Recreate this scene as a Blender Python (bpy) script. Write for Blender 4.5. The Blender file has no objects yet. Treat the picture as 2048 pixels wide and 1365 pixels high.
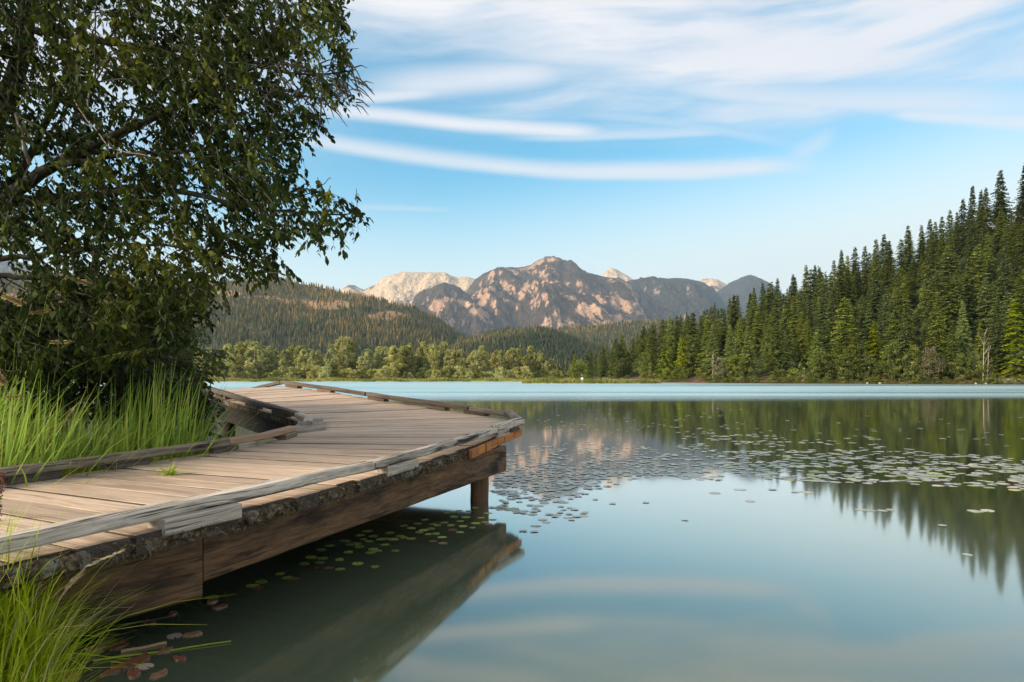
import bpy, math, random
import numpy as np
from mathutils import Vector, noise as mn
from mathutils.geometry import interpolate_bezier

R = math.radians
F, HY, H = 1365.0, 756.5, 1.5          # focal length in photo pixels, horizon row, eye height above the water
SC = bpy.context.scene
COL = SC.collection
rng = np.random.default_rng(7)
random.seed(7)

def P(px, py, Y):                       # a photo pixel at depth Y -> world point
    return np.array([(px-1024)/F*Y, Y, H-(py-HY)/F*Y])
def W(px, py, z=0.0):                   # a photo pixel on the level z -> world point
    Y = F*(H-z)/(py-HY)
    return np.array([(px-1024)/F*Y, Y, z])
def pxof(x, y): return 1024+F*x/y
def smooth(a, b, x):
    t = np.clip((x-a)/(b-a), 0, 1); return t*t*(3-2*t)
def tab(pts): 
    xs = [p[0] for p in pts]; ys = [p[1] for p in pts]
    return lambda v: np.interp(v, xs, ys)
def unit(v): 
    v = np.asarray(v, float); return v/max(1e-9, np.linalg.norm(v))

# ------------------------------------------------------------------ objects
def tag(o, label=None, cat=None, group=None, kind=None):
    if label: o['label'] = label
    if cat: o['category'] = cat
    if group: o['group'] = group
    if kind: o['kind'] = kind
    return o
def empty(name, loc=(0,0,0), rz=0.0, scale=None):
    o = bpy.data.objects.new(name, None); COL.objects.link(o)
    o.location = loc; o.rotation_euler = (0,0,rz)
    if scale: o.scale = scale
    o.empty_display_size = 0.1
    return o
class MB:
    """collects vertices, faces, uv per corner and one tint per face; builds ONE mesh object"""
    def __init__(s): s.v=[]; s.f=[]; s.n=0; s.uv=[]; s.t=[]; s.mi=[]
    def add(s, verts, faces, uvs=None, tint=0.5, mi=0):
        verts = np.asarray(verts, float).reshape(-1,3)
        b = s.n; s.v.append(verts); s.n += len(verts)
        for k, f in enumerate(faces):
            s.f.append(tuple(i+b for i in f))
            s.uv.append(uvs[k] if uvs is not None else None)
            s.t.append(tint[k] if isinstance(tint, (list, np.ndarray)) else tint)
            s.mi.append(mi)
    def mesh(s, name, mats, smooth_=False):
        me = bpy.data.meshes.new(name)
        V = np.concatenate(s.v) if s.v else np.zeros((0,3))
        me.from_pydata(V.tolist(), [], s.f)
        for m in (mats if isinstance(mats, (list, tuple)) else [mats]): me.materials.append(m)
        ln = np.array([len(f) for f in s.f])
        a = me.attributes.new('tint', 'FLOAT', 'FACE'); a.data.foreach_set('value', np.array(s.t, np.float32))
        if any(u is not None for u in s.uv):
            l = me.uv_layers.new(name='UVMap')
            flat = []
            for f, u in zip(s.f, s.uv):
                flat.extend(u if u is not None else [(0,0)]*len(f))
            l.data.foreach_set('uv', np.array(flat, np.float32).ravel())
        me.polygons.foreach_set('material_index', np.array(s.mi, np.int32))
        if smooth_: me.polygons.foreach_set('use_smooth', np.ones(len(s.f), bool))
        me.update(); return me
    def build(s, name, mats, parent=None, smooth_=False):
        return link(name, s.mesh(name, mats, smooth_), parent)
def link(name, me, parent=None):
    o = bpy.data.objects.new(name, me); COL.objects.link(o)
    if parent is not None: o.parent = parent
    return o
def quads_mesh(name, V, mats, tint, k=4, smooth_=False):
    """fast: V (n*k,3) -> n separate k-gons"""
    V = np.asarray(V, np.float32).reshape(-1,3); n = len(V)//k
    me = bpy.data.meshes.new(name)
    me.vertices.add(len(V)); me.vertices.foreach_set('co', V.ravel())
    me.loops.add(len(V)); me.loops.foreach_set('vertex_index', np.arange(len(V), dtype=np.int32))
    me.polygons.add(n); me.polygons.foreach_set('loop_start', np.arange(0, len(V), k, dtype=np.int32))
    me.polygons.foreach_set('loop_total', np.full(n, k, np.int32))
    a = me.attributes.new('tint', 'FLOAT', 'FACE'); a.data.foreach_set('value', np.asarray(tint, np.float32))
    if smooth_: me.polygons.foreach_set('use_smooth', np.ones(n, bool))
    for m in (mats if isinstance(mats, (list, tuple)) else [mats]): me.materials.append(m)
    me.update(); me.validate(); return me
def grid_mesh(name, X, Y, Z, mat, smooth_=True):
    ny, nx = X.shape
    V = np.stack([X, Y, Z], -1).reshape(-1,3).astype(np.float32)
    i = np.arange(nx-1)[None,:]+nx*np.arange(ny-1)[:,None]
    Q = np.stack([i, i+1, i+1+nx, i+nx], -1).reshape(-1,4).astype(np.int32)
    me = bpy.data.meshes.new(name)
    me.vertices.add(len(V)); me.vertices.foreach_set('co', V.ravel())
    me.loops.add(Q.size); me.loops.foreach_set('vertex_index', Q.ravel())
    me.polygons.add(len(Q)); me.polygons.foreach_set('loop_start', np.arange(0, Q.size, 4, dtype=np.int32))
    me.polygons.foreach_set('loop_total', np.full(len(Q), 4, np.int32))
    if smooth_: me.polygons.foreach_set('use_smooth', np.ones(len(Q), bool))
    me.materials.append(mat); me.update(); me.validate(); return me
def tube(mb, pts, radii, n=6, tint=.5, vs=1.0, jitter=0.0):
    pts = [np.asarray(p, float) for p in pts]; m = len(pts); V=[]; L=0; U=[]
    for i, p in enumerate(pts):
        t = unit(pts[min(i+1,m-1)]-pts[max(i-1,0)])
        a = np.cross(t, (0,0,1.0)); a = unit(a) if np.linalg.norm(a) > .05 else np.array([1.0,0,0])
        b = np.cross(a, t)
        if i: L += np.linalg.norm(pts[i]-pts[i-1])
        U.append(L)
        for k in range(n):
            an = 2*math.pi*k/n
            r = radii[i]*(1+jitter*random.uniform(-1,1))
            V.append(p+r*(math.cos(an)*a+math.sin(an)*b))
    Fc=[]; UV=[]
    for i in range(m-1):
        for k in range(n):
            k2=(k+1)%n
            Fc.append((i*n+k, i*n+k2, (i+1)*n+k2, (i+1)*n+k))
            UV.append([(U[i],k/n*vs),(U[i],(k+1)/n*vs),(U[i+1],(k+1)/n*vs),(U[i+1],k/n*vs)])
    Fc.append(tuple(range(n-1,-1,-1))); UV.append([(0,0)]*n)
    Fc.append(tuple((m-1)*n+k for k in range(n))); UV.append([(0,0)]*n)
    mb.add(V, Fc, UV, tint)

# ------------------------------------------------------------------ node helpers
class NT:
    def __init__(s, nt): s.nt = nt; nt.nodes.clear()
    def n(s, t, ins=None, **kw):
        d = s.nt.nodes.new(t)
        for k, v in kw.items(): setattr(d, k, v)
        for k, v in (ins or {}).items(): s.set(d.inputs[k], v)
        return d
    def set(s, sock, v):
        if isinstance(v, bpy.types.NodeSocket): s.nt.links.new(v, sock)
        elif v is not None: sock.default_value = v
    def m(s, op, a, b=None, c=None, clamp=False):
        d = s.nt.nodes.new('ShaderNodeMath'); d.operation = op; d.use_clamp = clamp
        for i, v in enumerate((a,b,c)):
            if v is not None: s.set(d.inputs[i], v)
        return d.outputs[0]
    def mapr(s, v, a, b, c=0.0, d_=1.0, t='SMOOTHSTEP'):
        d = s.n('ShaderNodeMapRange', {'Value': v, 'From Min': a, 'From Max': b, 'To Min': c, 'To Max': d_}, interpolation_type=t)
        return d.outputs[0]
    def mix(s, f, a, b, bt='MIX'):
        d = s.nt.nodes.new('ShaderNodeMix'); d.data_type='RGBA'; d.blend_type=bt
        s.set(d.inputs[0], f); s.set(d.inputs[6], a); s.set(d.inputs[7], b)
        return d.outputs[2]
    def noise(s, vec, scale, detail=4, rough=.55, dist=0.0, dim='3D'):
        d = s.n('ShaderNodeTexNoise', {'Vector': vec, 'Scale': scale, 'Detail': detail, 'Roughness': rough, 'Distortion': dist})
        return d.outputs[0]
    def ramp(s, f, stops):
        d = s.nt.nodes.new('ShaderNodeValToRGB'); s.set(d.inputs[0], f)
        cr = d.color_ramp
        while len(cr.elements) < len(stops): cr.elements.new(.5)
        for e, (p, c) in zip(cr.elements, stops):
            e.position = p; e.color = (*c, 1) if len(c)==3 else c
        return d.outputs[0]
    def mapping(s, vec, scale=(1,1,1), loc=(0,0,0), rot=(0,0,0)):
        return s.n('ShaderNodeMapping', {'Vector': vec, 'Scale': scale, 'Location': loc, 'Rotation': rot}).outputs[0]
def material(name, fn):
    m = bpy.data.materials.new(name); m.use_nodes = True
    t = NT(m.node_tree); out = t.n('ShaderNodeOutputMaterial')
    sh = fn(t)
    t.nt.links.new(sh, out.inputs['Surface']); return m
def pbsdf(t, col, rough=.7, spec=.3, bump=None, bs=.3, bd=.01, **kw):
    d = t.n('ShaderNodeBsdfPrincipled', {'Base Color': col if isinstance(col, bpy.types.NodeSocket) else (*col,1), 'Roughness': rough, 'Specular IOR Level': spec})
    if bump is not None:
        b = t.n('ShaderNodeBump', {'Height': bump, 'Strength': bs, 'Distance': bd}); t.nt.links.new(b.outputs[0], d.inputs['Normal'])
    for k, v in kw.items(): t.set(d.inputs[k], v)
    return d.outputs[0]
def attr(t, n): return t.n('ShaderNodeAttribute', attribute_name=n)

# ------------------------------------------------------------------ materials
def leaf_mat(name, dark, mid, light, trans=.25, rough=.5, spec=.25, var=.25, noise_scale=None):
    def fn(t):
        tint = attr(t, 'tint').outputs['Fac']
        oi = t.n('ShaderNodeObjectInfo')
        c = t.ramp(tint, [(0, dark), (.5, mid), (1, light)])
        if noise_scale:
            g = t.n('ShaderNodeTexCoord').outputs['Object']
            nz = t.noise(g, noise_scale, 2)
            c = t.mix(t.mapr(nz, .5, .7), c, (*light,1))
        rnd = oi.outputs['Random']
        hs = t.n('ShaderNodeHueSaturation', {'Hue': t.m('MULTIPLY_ADD', rnd, .026, .489), 'Saturation': t.m('MULTIPLY_ADD', rnd, -.25, 1.1),
                 'Value': t.m('MULTIPLY_ADD', t.m('FRACT', t.m('MULTIPLY', rnd, 17.3)), 2*var, 1-var), 'Color': c})
        col = hs.outputs[0]
        p = pbsdf(t, col, rough, spec)
        tr = t.n('ShaderNodeBsdfTranslucent', {'Color': col})
        mx = t.n('ShaderNodeMixShader', {0: trans, 1: p, 2: tr.outputs[0]})
        return mx.outputs[0]
    return material(name, fn)

def wood_mat(name, light, mid, dark, crack=.5, grain=38.0, stain=.4, rough=.8, blotch=1.0, moss=0.0, bs=.5):
    def fn(t):
        uv = t.n('ShaderNodeTexCoord').outputs['UV']
        tint = attr(t, 'tint').outputs['Fac']
        off = t.n('ShaderNodeCombineXYZ', {'X': t.m('MULTIPLY', tint, 37.0), 'Y': t.m('MULTIPLY', tint, 11.0), 'Z': tint}).outputs[0]
        v = t.n('ShaderNodeVectorMath', {0: uv, 1: off}, operation='ADD').outputs[0]
        warp = t.noise(t.mapping(v, (1.2, 3, 1)), 1.0, 2)
        vv = t.n('ShaderNodeVectorMath', {0: v, 1: t.n('ShaderNodeCombineXYZ', {'Y': t.m('MULTIPLY', warp, .06)}).outputs[0]}, operation='ADD').outputs[0]
        g1 = t.noise(t.mapping(vv, (1.6, grain, 1)), 1.0, 6, .65)
        g2 = t.noise(t.mapping(vv, (3.5, grain*2.6, 1), (3,7,0)), 1.0, 3, .6)
        b1 = t.noise(t.mapping(v, (.9*blotch, 5, 1), (9,2,0)), 1.0, 4, .6)
        ck = t.noise(t.mapping(vv, (.9, grain*.8, 1), (21,5,0)), 1.0, 4, .7)
        g3 = t.noise(t.mapping(vv, (7, grain*7.5, 1), (13,9,0)), 1.0, 2, .6)
        gr = t.m('MULTIPLY_ADD', g3, .34, t.m('MULTIPLY_ADD', g2, .36, t.m('MULTIPLY', g1, .36)))
        c = t.ramp(gr, [(.28, dark), (.48, mid), (.68, light)])
        tn = t.m('MULTIPLY_ADD', t.m('FRACT', t.m('MULTIPLY', tint, 7.31)), .46, .76)
        c = t.mix(1.0, c, t.n('ShaderNodeCombineXYZ', {'X': tn, 'Y': tn, 'Z': t.m('MULTIPLY', tn, .97)}).outputs[0], 'MULTIPLY')
        c = t.mix(t.m('MULTIPLY', t.mapr(b1, .5, .74), stain), c, (dark[0]*.6, dark[1]*.6, dark[2]*.6, 1))
        lg = t.noise(t.mapping(vv, (.55, grain*.38, 1), (2,31,0)), 1.0, 5, .7)
        c = t.mix(t.m('MULTIPLY', t.mapr(lg, .50, .60), min(.85, .62*crack)), c, (dark[0]*.8, dark[1]*.8, dark[2]*.8, 1))
        fk = t.noise(t.mapping(vv, (1.3, grain*3.2, 1), (17,3,0)), 1.0, 3, .6)
        c = t.mix(t.m('MULTIPLY', t.mapr(fk, .60, .66), min(.85, .7*crack)), c, (dark[0]*.35, dark[1]*.35, dark[2]*.35, 1))
        ckm = t.mapr(ck, .66-.1*crack, .76-.1*crack)
        c = t.mix(t.m('MULTIPLY', ckm, .85*crack), c, (dark[0]*.25, dark[1]*.25, dark[2]*.25, 1))
        if moss:
            mz = t.noise(t.mapping(v, (4, 6, 1), (1,1,5)), 1.0, 4, .6)
            c = t.mix(t.m('MULTIPLY', t.mapr(mz, .55, .7), moss), c, (.035,.045,.015,1))
        h = t.m('SUBTRACT', t.m('MULTIPLY', gr, .6), t.m('MULTIPLY', ckm, .8*crack))
        return pbsdf(t, c, rough, .25, h, bs, .012)
    return material(name, fn)

M = {}
M['deck'] = wood_mat('weathered_plank_wood', (.57,.425,.325), (.43,.315,.235), (.19,.135,.10), .55, 26, .5)
M['deck_edge'] = wood_mat('gap_shade_plank_edge', (.085,.065,.05), (.055,.042,.032), (.02,.016,.012), .5, 20, .6)  # shade of the gaps put into the board-side colour; nail heads share it
M['beam_dark'] = wood_mat('shade_blackened_timber', (.026,.019,.014), (.016,.012,.009), (.007,.005,.004), .6, 12, .8)  # tree shade over the inner beams and posts put into a near-black colour
M['rail_grey'] = wood_mat('weathered_grey_timber', (.64,.545,.465), (.40,.33,.275), (.07,.056,.047), 1.25, 22, .75, moss=.3)
M['rail_dark'] = wood_mat('dark_weathered_timber', (.17,.13,.105), (.10,.075,.06), (.03,.024,.02), .8, 26, .6)
M['rail_brown'] = wood_mat('brown_new_timber', (.52,.34,.22), (.42,.26,.165), (.24,.14,.09), .35, 30, .2)
M['rail_pale'] = wood_mat('pale_timber', (.46,.385,.32), (.31,.255,.215), (.11,.09,.075), 1.0, 24, .6)
M['rail_mid'] = wood_mat('greybrown_timber', (.36,.28,.22), (.21,.16,.125), (.05,.04,.032), 1.1, 22, .6)
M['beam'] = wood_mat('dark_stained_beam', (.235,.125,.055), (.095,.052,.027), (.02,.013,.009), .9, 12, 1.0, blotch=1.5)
M['orange'] = wood_mat('fresh_orange_cut_wood', (.52,.215,.06), (.42,.15,.04), (.17,.065,.025), .8, 24, .6)
M['post'] = wood_mat('brown_round_post', (.24,.13,.06), (.13,.07,.036), (.04,.025,.016), .6, 10, .7)
M['bark'] = wood_mat('tree_bark', (.085,.07,.055), (.05,.04,.032), (.02,.016,.013), .8, 10, .5)
M['bark_red'] = wood_mat('conifer_bark', (.20,.14,.10), (.13,.09,.065), (.05,.036,.028), .8, 10, .5)
M['bark_pale'] = wood_mat('pale_bark', (.42,.36,.30), (.32,.26,.21), (.14,.11,.09), .6, 10, .4)
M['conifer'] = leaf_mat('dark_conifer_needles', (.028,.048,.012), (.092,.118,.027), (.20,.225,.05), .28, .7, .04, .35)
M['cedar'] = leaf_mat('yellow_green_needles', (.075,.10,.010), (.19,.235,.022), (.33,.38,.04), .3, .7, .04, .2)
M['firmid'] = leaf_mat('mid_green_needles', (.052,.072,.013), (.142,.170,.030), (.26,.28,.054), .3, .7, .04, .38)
M['birch'] = leaf_mat('green_broad_leaves', (.05,.066,.014), (.13,.15,.03), (.25,.25,.055), .35, .7, .04, .35)
M['olive'] = leaf_mat('olive_broad_leaves', (.14,.15,.05), (.37,.37,.12), (.60,.55,.22), .4, .7, .04)
M['twiggy'] = leaf_mat('brown_sparse_leaves', (.09,.075,.045), (.16,.135,.08), (.22,.19,.11), .2, .7, .1)
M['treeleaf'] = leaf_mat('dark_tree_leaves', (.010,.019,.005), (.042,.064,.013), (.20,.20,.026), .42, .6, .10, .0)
M['shrubleaf'] = leaf_mat('shrub_leaves', (.025,.045,.014), (.055,.090,.024), (.12,.16,.04), .3, .45, .3, .0)
M['grassblade'] = leaf_mat('bright_grass', (.12,.22,.022), (.30,.42,.040), (.72,.62,.12), .45, .5, .15, .0)
M['tuft'] = leaf_mat('tuft_grass', (.16,.25,.018), (.40,.50,.035), (.75,.68,.16), .45, .5, .15, .0)
M['straw'] = leaf_mat('straw', (.30,.20,.10), (.46,.33,.17), (.60,.46,.27), .2, .7, .2, .0)
M['redseed'] = leaf_mat('red_brown_seed', (.05,.012,.01), (.09,.02,.014), (.14,.04,.025), .1, .7, .2, .0)
M['hillneedles'] = leaf_mat('hill_forest_needles', (.025,.042,.022), (.092,.088,.032), (.31,.20,.065), .15, .7, .05, .0)
def padfn(a, b, c):
    def fn(t):
        tint = attr(t, 'tint').outputs['Fac']
        rnd = t.n('ShaderNodeObjectInfo').outputs['Random']
        f = t.m('FRACT', t.m('ADD', tint, rnd))
        col = t.ramp(f, [(0, a), (.6, b), (1, c)])
        g = t.n('ShaderNodeTexCoord').outputs['Object']
        nz = t.noise(g, 25, 3)
        col = t.mix(t.mapr(nz, .5, .7, 0, .45), col, (a[0]*.5, a[1]*.5, a[2]*.5, 1))
        return pbsdf(t, col, .4, .5, **{'Coat Weight': .7, 'Coat Roughness': .5, 'Coat IOR': 1.5})
    return fn
M['pad'] = material('lily_pad_green', padfn((.17,.22,.03), (.32,.39,.06), (.46,.48,.10)))
M['padgrey'] = material('lily_pad_drab', padfn((.26,.27,.18), (.38,.37,.28), (.48,.42,.34)))
M['padred'] = material('lily_pad_red', padfn((.14,.04,.025), (.24,.09,.05), (.30,.16,.09)))
M['padpink'] = material('lily_pad_pink', padfn((.46,.33,.27), (.54,.43,.36), (.60,.50,.43)))
M['moss'] = leaf_mat('brown_moss', (.03,.021,.013), (.11,.075,.042), (.34,.25,.14), .1, .9, .1, .0)
def mossbed(t):
    g = t.n('ShaderNodeTexCoord').outputs['Object']
    n1 = t.noise(g, 22, 6, .75); n2 = t.noise(g, 60, 3, .7)
    c = t.ramp(n1, [(.36,(.018,.014,.010)), (.5,(.10,.07,.043)), (.64,(.34,.25,.155))])
    c = t.mix(t.mapr(t.noise(g, 5, 3), .54, .66, 0, .7), c, (.30,.29,.25,1))
    return pbsdf(t, c, .95, .1, n2, 1.0, .03)
M['mossbed'] = material('moss_and_debris', mossbed)
def soil(t):
    g = t.n('ShaderNodeNewGeometry').outputs['Position']
    n1 = t.noise(g, 1.6, 5, .6)
    c = t.ramp(n1, [(.3,(.022,.018,.011)), (.6,(.05,.045,.02)), (.8,(.07,.08,.025))])
    return pbsdf(t, c, .95, .1, t.noise(g, 9, 4), .8, .05)
M['soil'] = material('dark_bank_soil', soil)
def meadow(t):
    g = t.n('ShaderNodeNewGeometry').outputs['Position']
    n1 = t.noise(t.mapping(g, (.05,.25,.2)), 1.0, 6, .65)
    c = t.ramp(n1, [(.3,(.13,.14,.03)), (.5,(.24,.23,.06)), (.7,(.34,.27,.10))])
    return pbsdf(t, c, .9, .1, t.noise(g, 1.2, 3), .6, .3)
M['meadow'] = material('dry_meadow_grass', meadow)
M['meadowblade'] = leaf_mat('shore_grass', (.11,.13,.025), (.22,.225,.05), (.38,.30,.11), .3, .7, .1, .0)
def forestfloor(t):
    g = t.n('ShaderNodeNewGeometry').outputs['Position']
    n1 = t.noise(g, .12, 5, .6)
    c = t.ramp(n1, [(.35,(.02,.03,.010)), (.55,(.04,.052,.016)), (.8,(.09,.06,.03))])
    c = t.mix(t.mapr(t.n('ShaderNodeSeparateXYZ', {0: g}).outputs[2], 3.5, .8, 0, .75), c, (.16,.085,.05,1))
    return pbsdf(t, c, .95, .1, t.noise(g, .8, 4), .7, .4)
M['forestfloor'] = material('forest_floor', forestfloor)
def hillground(t):
    g = t.n('ShaderNodeNewGeometry').outputs['Position']
    n1 = t.noise(g, .006, 6, .6); n2 = t.noise(g, .05, 4, .6)
    c = t.ramp(t.m('MULTIPLY_ADD', n2, .4, t.m('MULTIPLY', n1, .6)), [(.38,(.045,.055,.022)), (.55,(.085,.075,.03)), (.72,(.22,.14,.06))])
    bare = attr(t, 'clearing').outputs['Fac']
    c = t.mix(t.mapr(t.m('MULTIPLY_ADD', t.m('SUBTRACT', n2, .5), 1.2, bare), .35, .6), c, t.mix(n1, (.20,.115,.055,1), (.46,.27,.14,1)))
    return pbsdf(t, c, .95, .1, n2, .6, 4)
M['hillground'] = material('dry_hill_ground', hillground)
def mountain_mat(name, rock, rock2, veg, vegcov, hi, seed):
    def fn(t):
        geo = t.n('ShaderNodeNewGeometry')
        g = t.n('ShaderNodeVectorMath', {0: geo.outputs['Position'], 1: (seed*911.0, seed*377.0, 0)}, operation='ADD').outputs[0]
        big = t.noise(g, .0016, 6, .6); mid = t.noise(g, .006, 7, .65, .5); fine = t.noise(t.mapping(g, (1,1,.6)), .03, 5, .65)
        streak = t.noise(t.mapping(g, (.012,.012,.0022)), 1.0, 5, .6)
        nz = t.n('ShaderNodeSeparateXYZ', {0: geo.outputs['Normal']}).outputs[2]
        z = t.n('ShaderNodeSeparateXYZ', {0: geo.outputs['Position']}).outputs[2]
        r = t.mix(t.mapr(streak, .35, .65), (*rock,1), (*rock2,1))
        r = t.mix(t.mapr(fine, .45, .65, 0, .55), r, (rock[0]*.45, rock[1]*.42, rock[2]*.42, 1))
        v = t.m('MULTIPLY_ADD', mid, .75, t.m('MULTIPLY_ADD', big, 1.25, t.m('MULTIPLY', fine, .35)))
        v = t.m('MULTIPLY_ADD', nz, .55, v)
        v = t.m('SUBTRACT', v, t.mapr(z, hi*.55, hi, 0, .35))
        vm = t.mapr(v, 1.62-vegcov, 1.74-vegcov)
        vg = t.mix(t.mapr(fine, .35, .65), (veg[0]*.6, veg[1]*.6, veg[2]*.6, 1), (veg[0]*1.4, veg[1]*1.4, veg[2]*1.4, 1))
        c = t.mix(vm, r, vg)
        return pbsdf(t, c, .95, .08, t.m('MULTIPLY_ADD', fine, .5, t.m('ADD', streak, mid)), .9, 45)
    return material(name, fn)

# ------------------------------------------------------------------ camera, world, sun
cam = bpy.data.cameras.new('camera'); cam.sensor_width = 36; cam.lens = 36*F/2048
cam.shift_y = (HY-682.5)/2048; cam.clip_start = .05; cam.clip_end = 60000
co = bpy.data.objects.new('camera', cam); COL.objects.link(co)
co.location = (0,0,H); co.rotation_euler = (R(90),0,0); SC.camera = co

SUN = unit((-.80,-.46,.42)); EL = math.asin(SUN[2]); AZ = math.atan2(SUN[0], SUN[1])
sl = bpy.data.lights.new('sun', 'SUN'); sl.energy = 4.8; sl.angle = R(22); sl.color = (1,.83,.62)
so = bpy.data.objects.new('sun', sl); COL.objects.link(so)
so.rotation_euler = Vector((-SUN[0],-SUN[1],-SUN[2])).to_track_quat('-Z','Y').to_euler()
so.location = (-8,-6,9)

wd = bpy.data.worlds.new('World'); SC.world = wd; wd.use_nodes = True
t = NT(wd.node_tree)
out = t.n('ShaderNodeOutputWorld')
sky = t.n('ShaderNodeTexSky', sky_type='NISHITA', sun_disc=False, sun_elevation=EL, sun_rotation=AZ % (2*math.pi), air_density=1.0, dust_density=.6, ozone_density=2.5)
gv = t.n('ShaderNodeNewGeometry').outputs['Incoming']
d = t.n('ShaderNodeVectorMath', {0: t.n('ShaderNodeTexCoord').outputs['Generated']}, operation='NORMALIZE').outputs[0]
sp = t.n('ShaderNodeSeparateXYZ', {0: d})
dx, dy, dz = sp.outputs
az = t.m('ARCTAN2', dx, dy)
el = t.m('ARCSINE', dz)
def AE(px, py):
    a = math.atan((px-1024)/F); return a, math.atan((HY-py)/F*math.cos(a))
def streak(x0, x1, pts, w0, w1, soft=.08, k=1.0):
    """a long thin cloud: quadratic elevation curve over azimuth through three pixel points, fading at both ends"""
    A = [AE(*p) for p in pts]
    co_ = np.polyfit([a[0] for a in A], [a[1] for a in A], 2)
    a0, a1 = AE(x0, pts[0][1])[0], AE(x1, pts[-1][1])[0]
    e = t.m('MULTIPLY_ADD', t.m('MULTIPLY_ADD', az, float(co_[0]), float(co_[1])), az, float(co_[2]))
    dd = t.m('SUBTRACT', elw, e)
    up = t.mapr(dd, 0, w0/F, 1, 0); dn = t.mapr(dd, 0, -w1/F, 1, 0)
    v = t.m('MULTIPLY', up, dn)
    v = t.m('MULTIPLY', v, t.m('MULTIPLY', t.mapr(az, a0, a0+soft), t.mapr(az, a1, a1-soft)))
    return t.m('MULTIPLY', v, k)
base = t.n('ShaderNodeCombineXYZ', {'X': az, 'Y': el, 'Z': 0.0}).outputs[0]
wn = t.noise(t.mapping(base, (2.2, 5, 1)), 1.0, 3, .5)
elw = t.m('MULTIPLY_ADD', wn, .022, t.m('SUBTRACT', el, .011))
wv = t.n('ShaderNodeVectorMath', {0: base, 1: t.n('ShaderNodeCombineXYZ', {'X': t.m('MULTIPLY', wn, .15), 'Y': t.m('MULTIPLY', t.noise(t.mapping(base, (1.6, 3.5, 1), (4,2,0)), 1.0, 3), .10)}).outputs[0]}, operation='ADD').outputs[0]
c1 = t.noise(t.mapping(wv, (2.0, 15, 1), (1.3,.4,0), (0,0,R(-4))), 1.0, 6, .56)
c2 = t.noise(t.mapping(wv, (1.2, 4.2, 1), (7.3,3.4,0)), 1.0, 3, .5)
cov = t.m('MULTIPLY_ADD', c2, .55, t.m('MULTIPLY', c1, .55))
# cover grows with elevation, and comes lower to the right of the far mountain
low = t.m('MULTIPLY_ADD', t.mapr(az, -.1, .55, 0, 1, 'LINEAR'), -.035, .345)
big = t.mapr(t.m('ADD', el, t.m('MULTIPLY_ADD', c1, .26, -.13)), t.m('SUBTRACT', low, .03), t.m('ADD', low, .13))
cl = t.m('MULTIPLY', t.mapr(cov, .40, .60), big)
cl = t.m('MAXIMUM', cl, t.m('MULTIPLY', big, t.m('MULTIPLY_ADD', c1, 2.2, -.42, clamp=True)), clamp=True)
for a in [
    (560, 1270, [(700,228),(960,250),(1230,268)], 26, 20, .10, .95),
    (480, 1680, [(640,288),(1100,340),(1560,338)], 30, 20, .12, .80),
    (900, 1640, [(1000,330),(1280,352),(1560,340)], 16, 14, .15, .75),
    (960, 1560, [(1040,272),(1300,272),(1510,262)], 26, 12, .12, .55),
    (1040, 1680, [(1100,225),(1350,250),(1640,302)], 22, 16, .15, .40),
    (1560, 1690, [(1570,318),(1610,305),(1650,285)], 34, 26, .03, .4),
    (660, 930, [(700,414),(790,418),(880,422)], 10, 8, .06, .35),
    (1740, 2300, [(1800,236),(1950,246),(2150,252)], 26, 16, .05, .8),
    (1180, 2300, [(1300,170),(1600,205),(2100,215)], 70, 30, .2, .75),
    (640, 1240, [(700,180),(900,165),(1150,145)], 50, 40, .15, .85),
    (-1500, 800, [(-600,60),(100,90),(600,110)], 240, 260, .28, .85),
    (620, 960, [(650,205),(760,195),(900,180)], 26, 18, .1, .9),
    (860, 1700, [(1000,110),(1350,130),(1650,170)], 60, 40, .2, .8)]:
    cl = t.m('MAXIMUM', cl, streak(*a))
cl = t.m('MULTIPLY', cl, t.m('MULTIPLY_ADD', c1, .7, .62), clamp=True)
skc = t.mix(1.0, sky.outputs[0], (.34,.95,.95,1), 'MULTIPLY')
# pale air low in the sky, reaching higher towards the right
pale = t.mapr(t.m('SUBTRACT', el, t.mapr(az, -.1, .6, 0, .09, 'LINEAR')), .30, .08)
skc = t.mix(pale, skc, (4.25,4.7,4.55,1))
# clouds glow with the light that falls on them; a little warm below, a little violet grey where thick
ccol = t.mix(t.mapr(c2, .35, .7), (4.35,4.2,4.25,1), (3.55,3.6,3.9,1))
mixc = t.mix(t.m('MULTIPLY', cl, .95), skc, ccol)
bg = t.n('ShaderNodeBackground', {'Color': mixc, 'Strength': .15})
t.nt.links.new(bg.outputs[0], out.inputs['Surface'])

vs = SC.view_settings; vs.view_transform = 'Standard'; vs.look = 'None'; vs.exposure = 0.68; vs.gamma = 1; vs.use_curve_mapping = False
SC.cycles.max_bounces = 8; SC.cycles.diffuse_bounces = 3; SC.cycles.glossy_bounces = 3; SC.cycles.transmission_bounces = 4; SC.cycles.transparent_max_bounces = 6
SC.cycles.use_denoising = True
SC.cycles.sample_clamp_indirect = 6

# ------------------------------------------------------------------ ground, lake, haze
def flat(name, x0, x1, y0, y1, z, mat):
    mb = MB(); mb.add([(x0,y0,z),(x1,y0,z),(x1,y1,z),(x0,y1,z)], [(0,1,2,3)]); return mb.build(name, mat)
tag(flat('ground', -13500, 13500, -300, 13500, -2.0, M['soil']), 'valley floor that runs under the lake to the mountains', 'ground', kind='structure')

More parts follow.
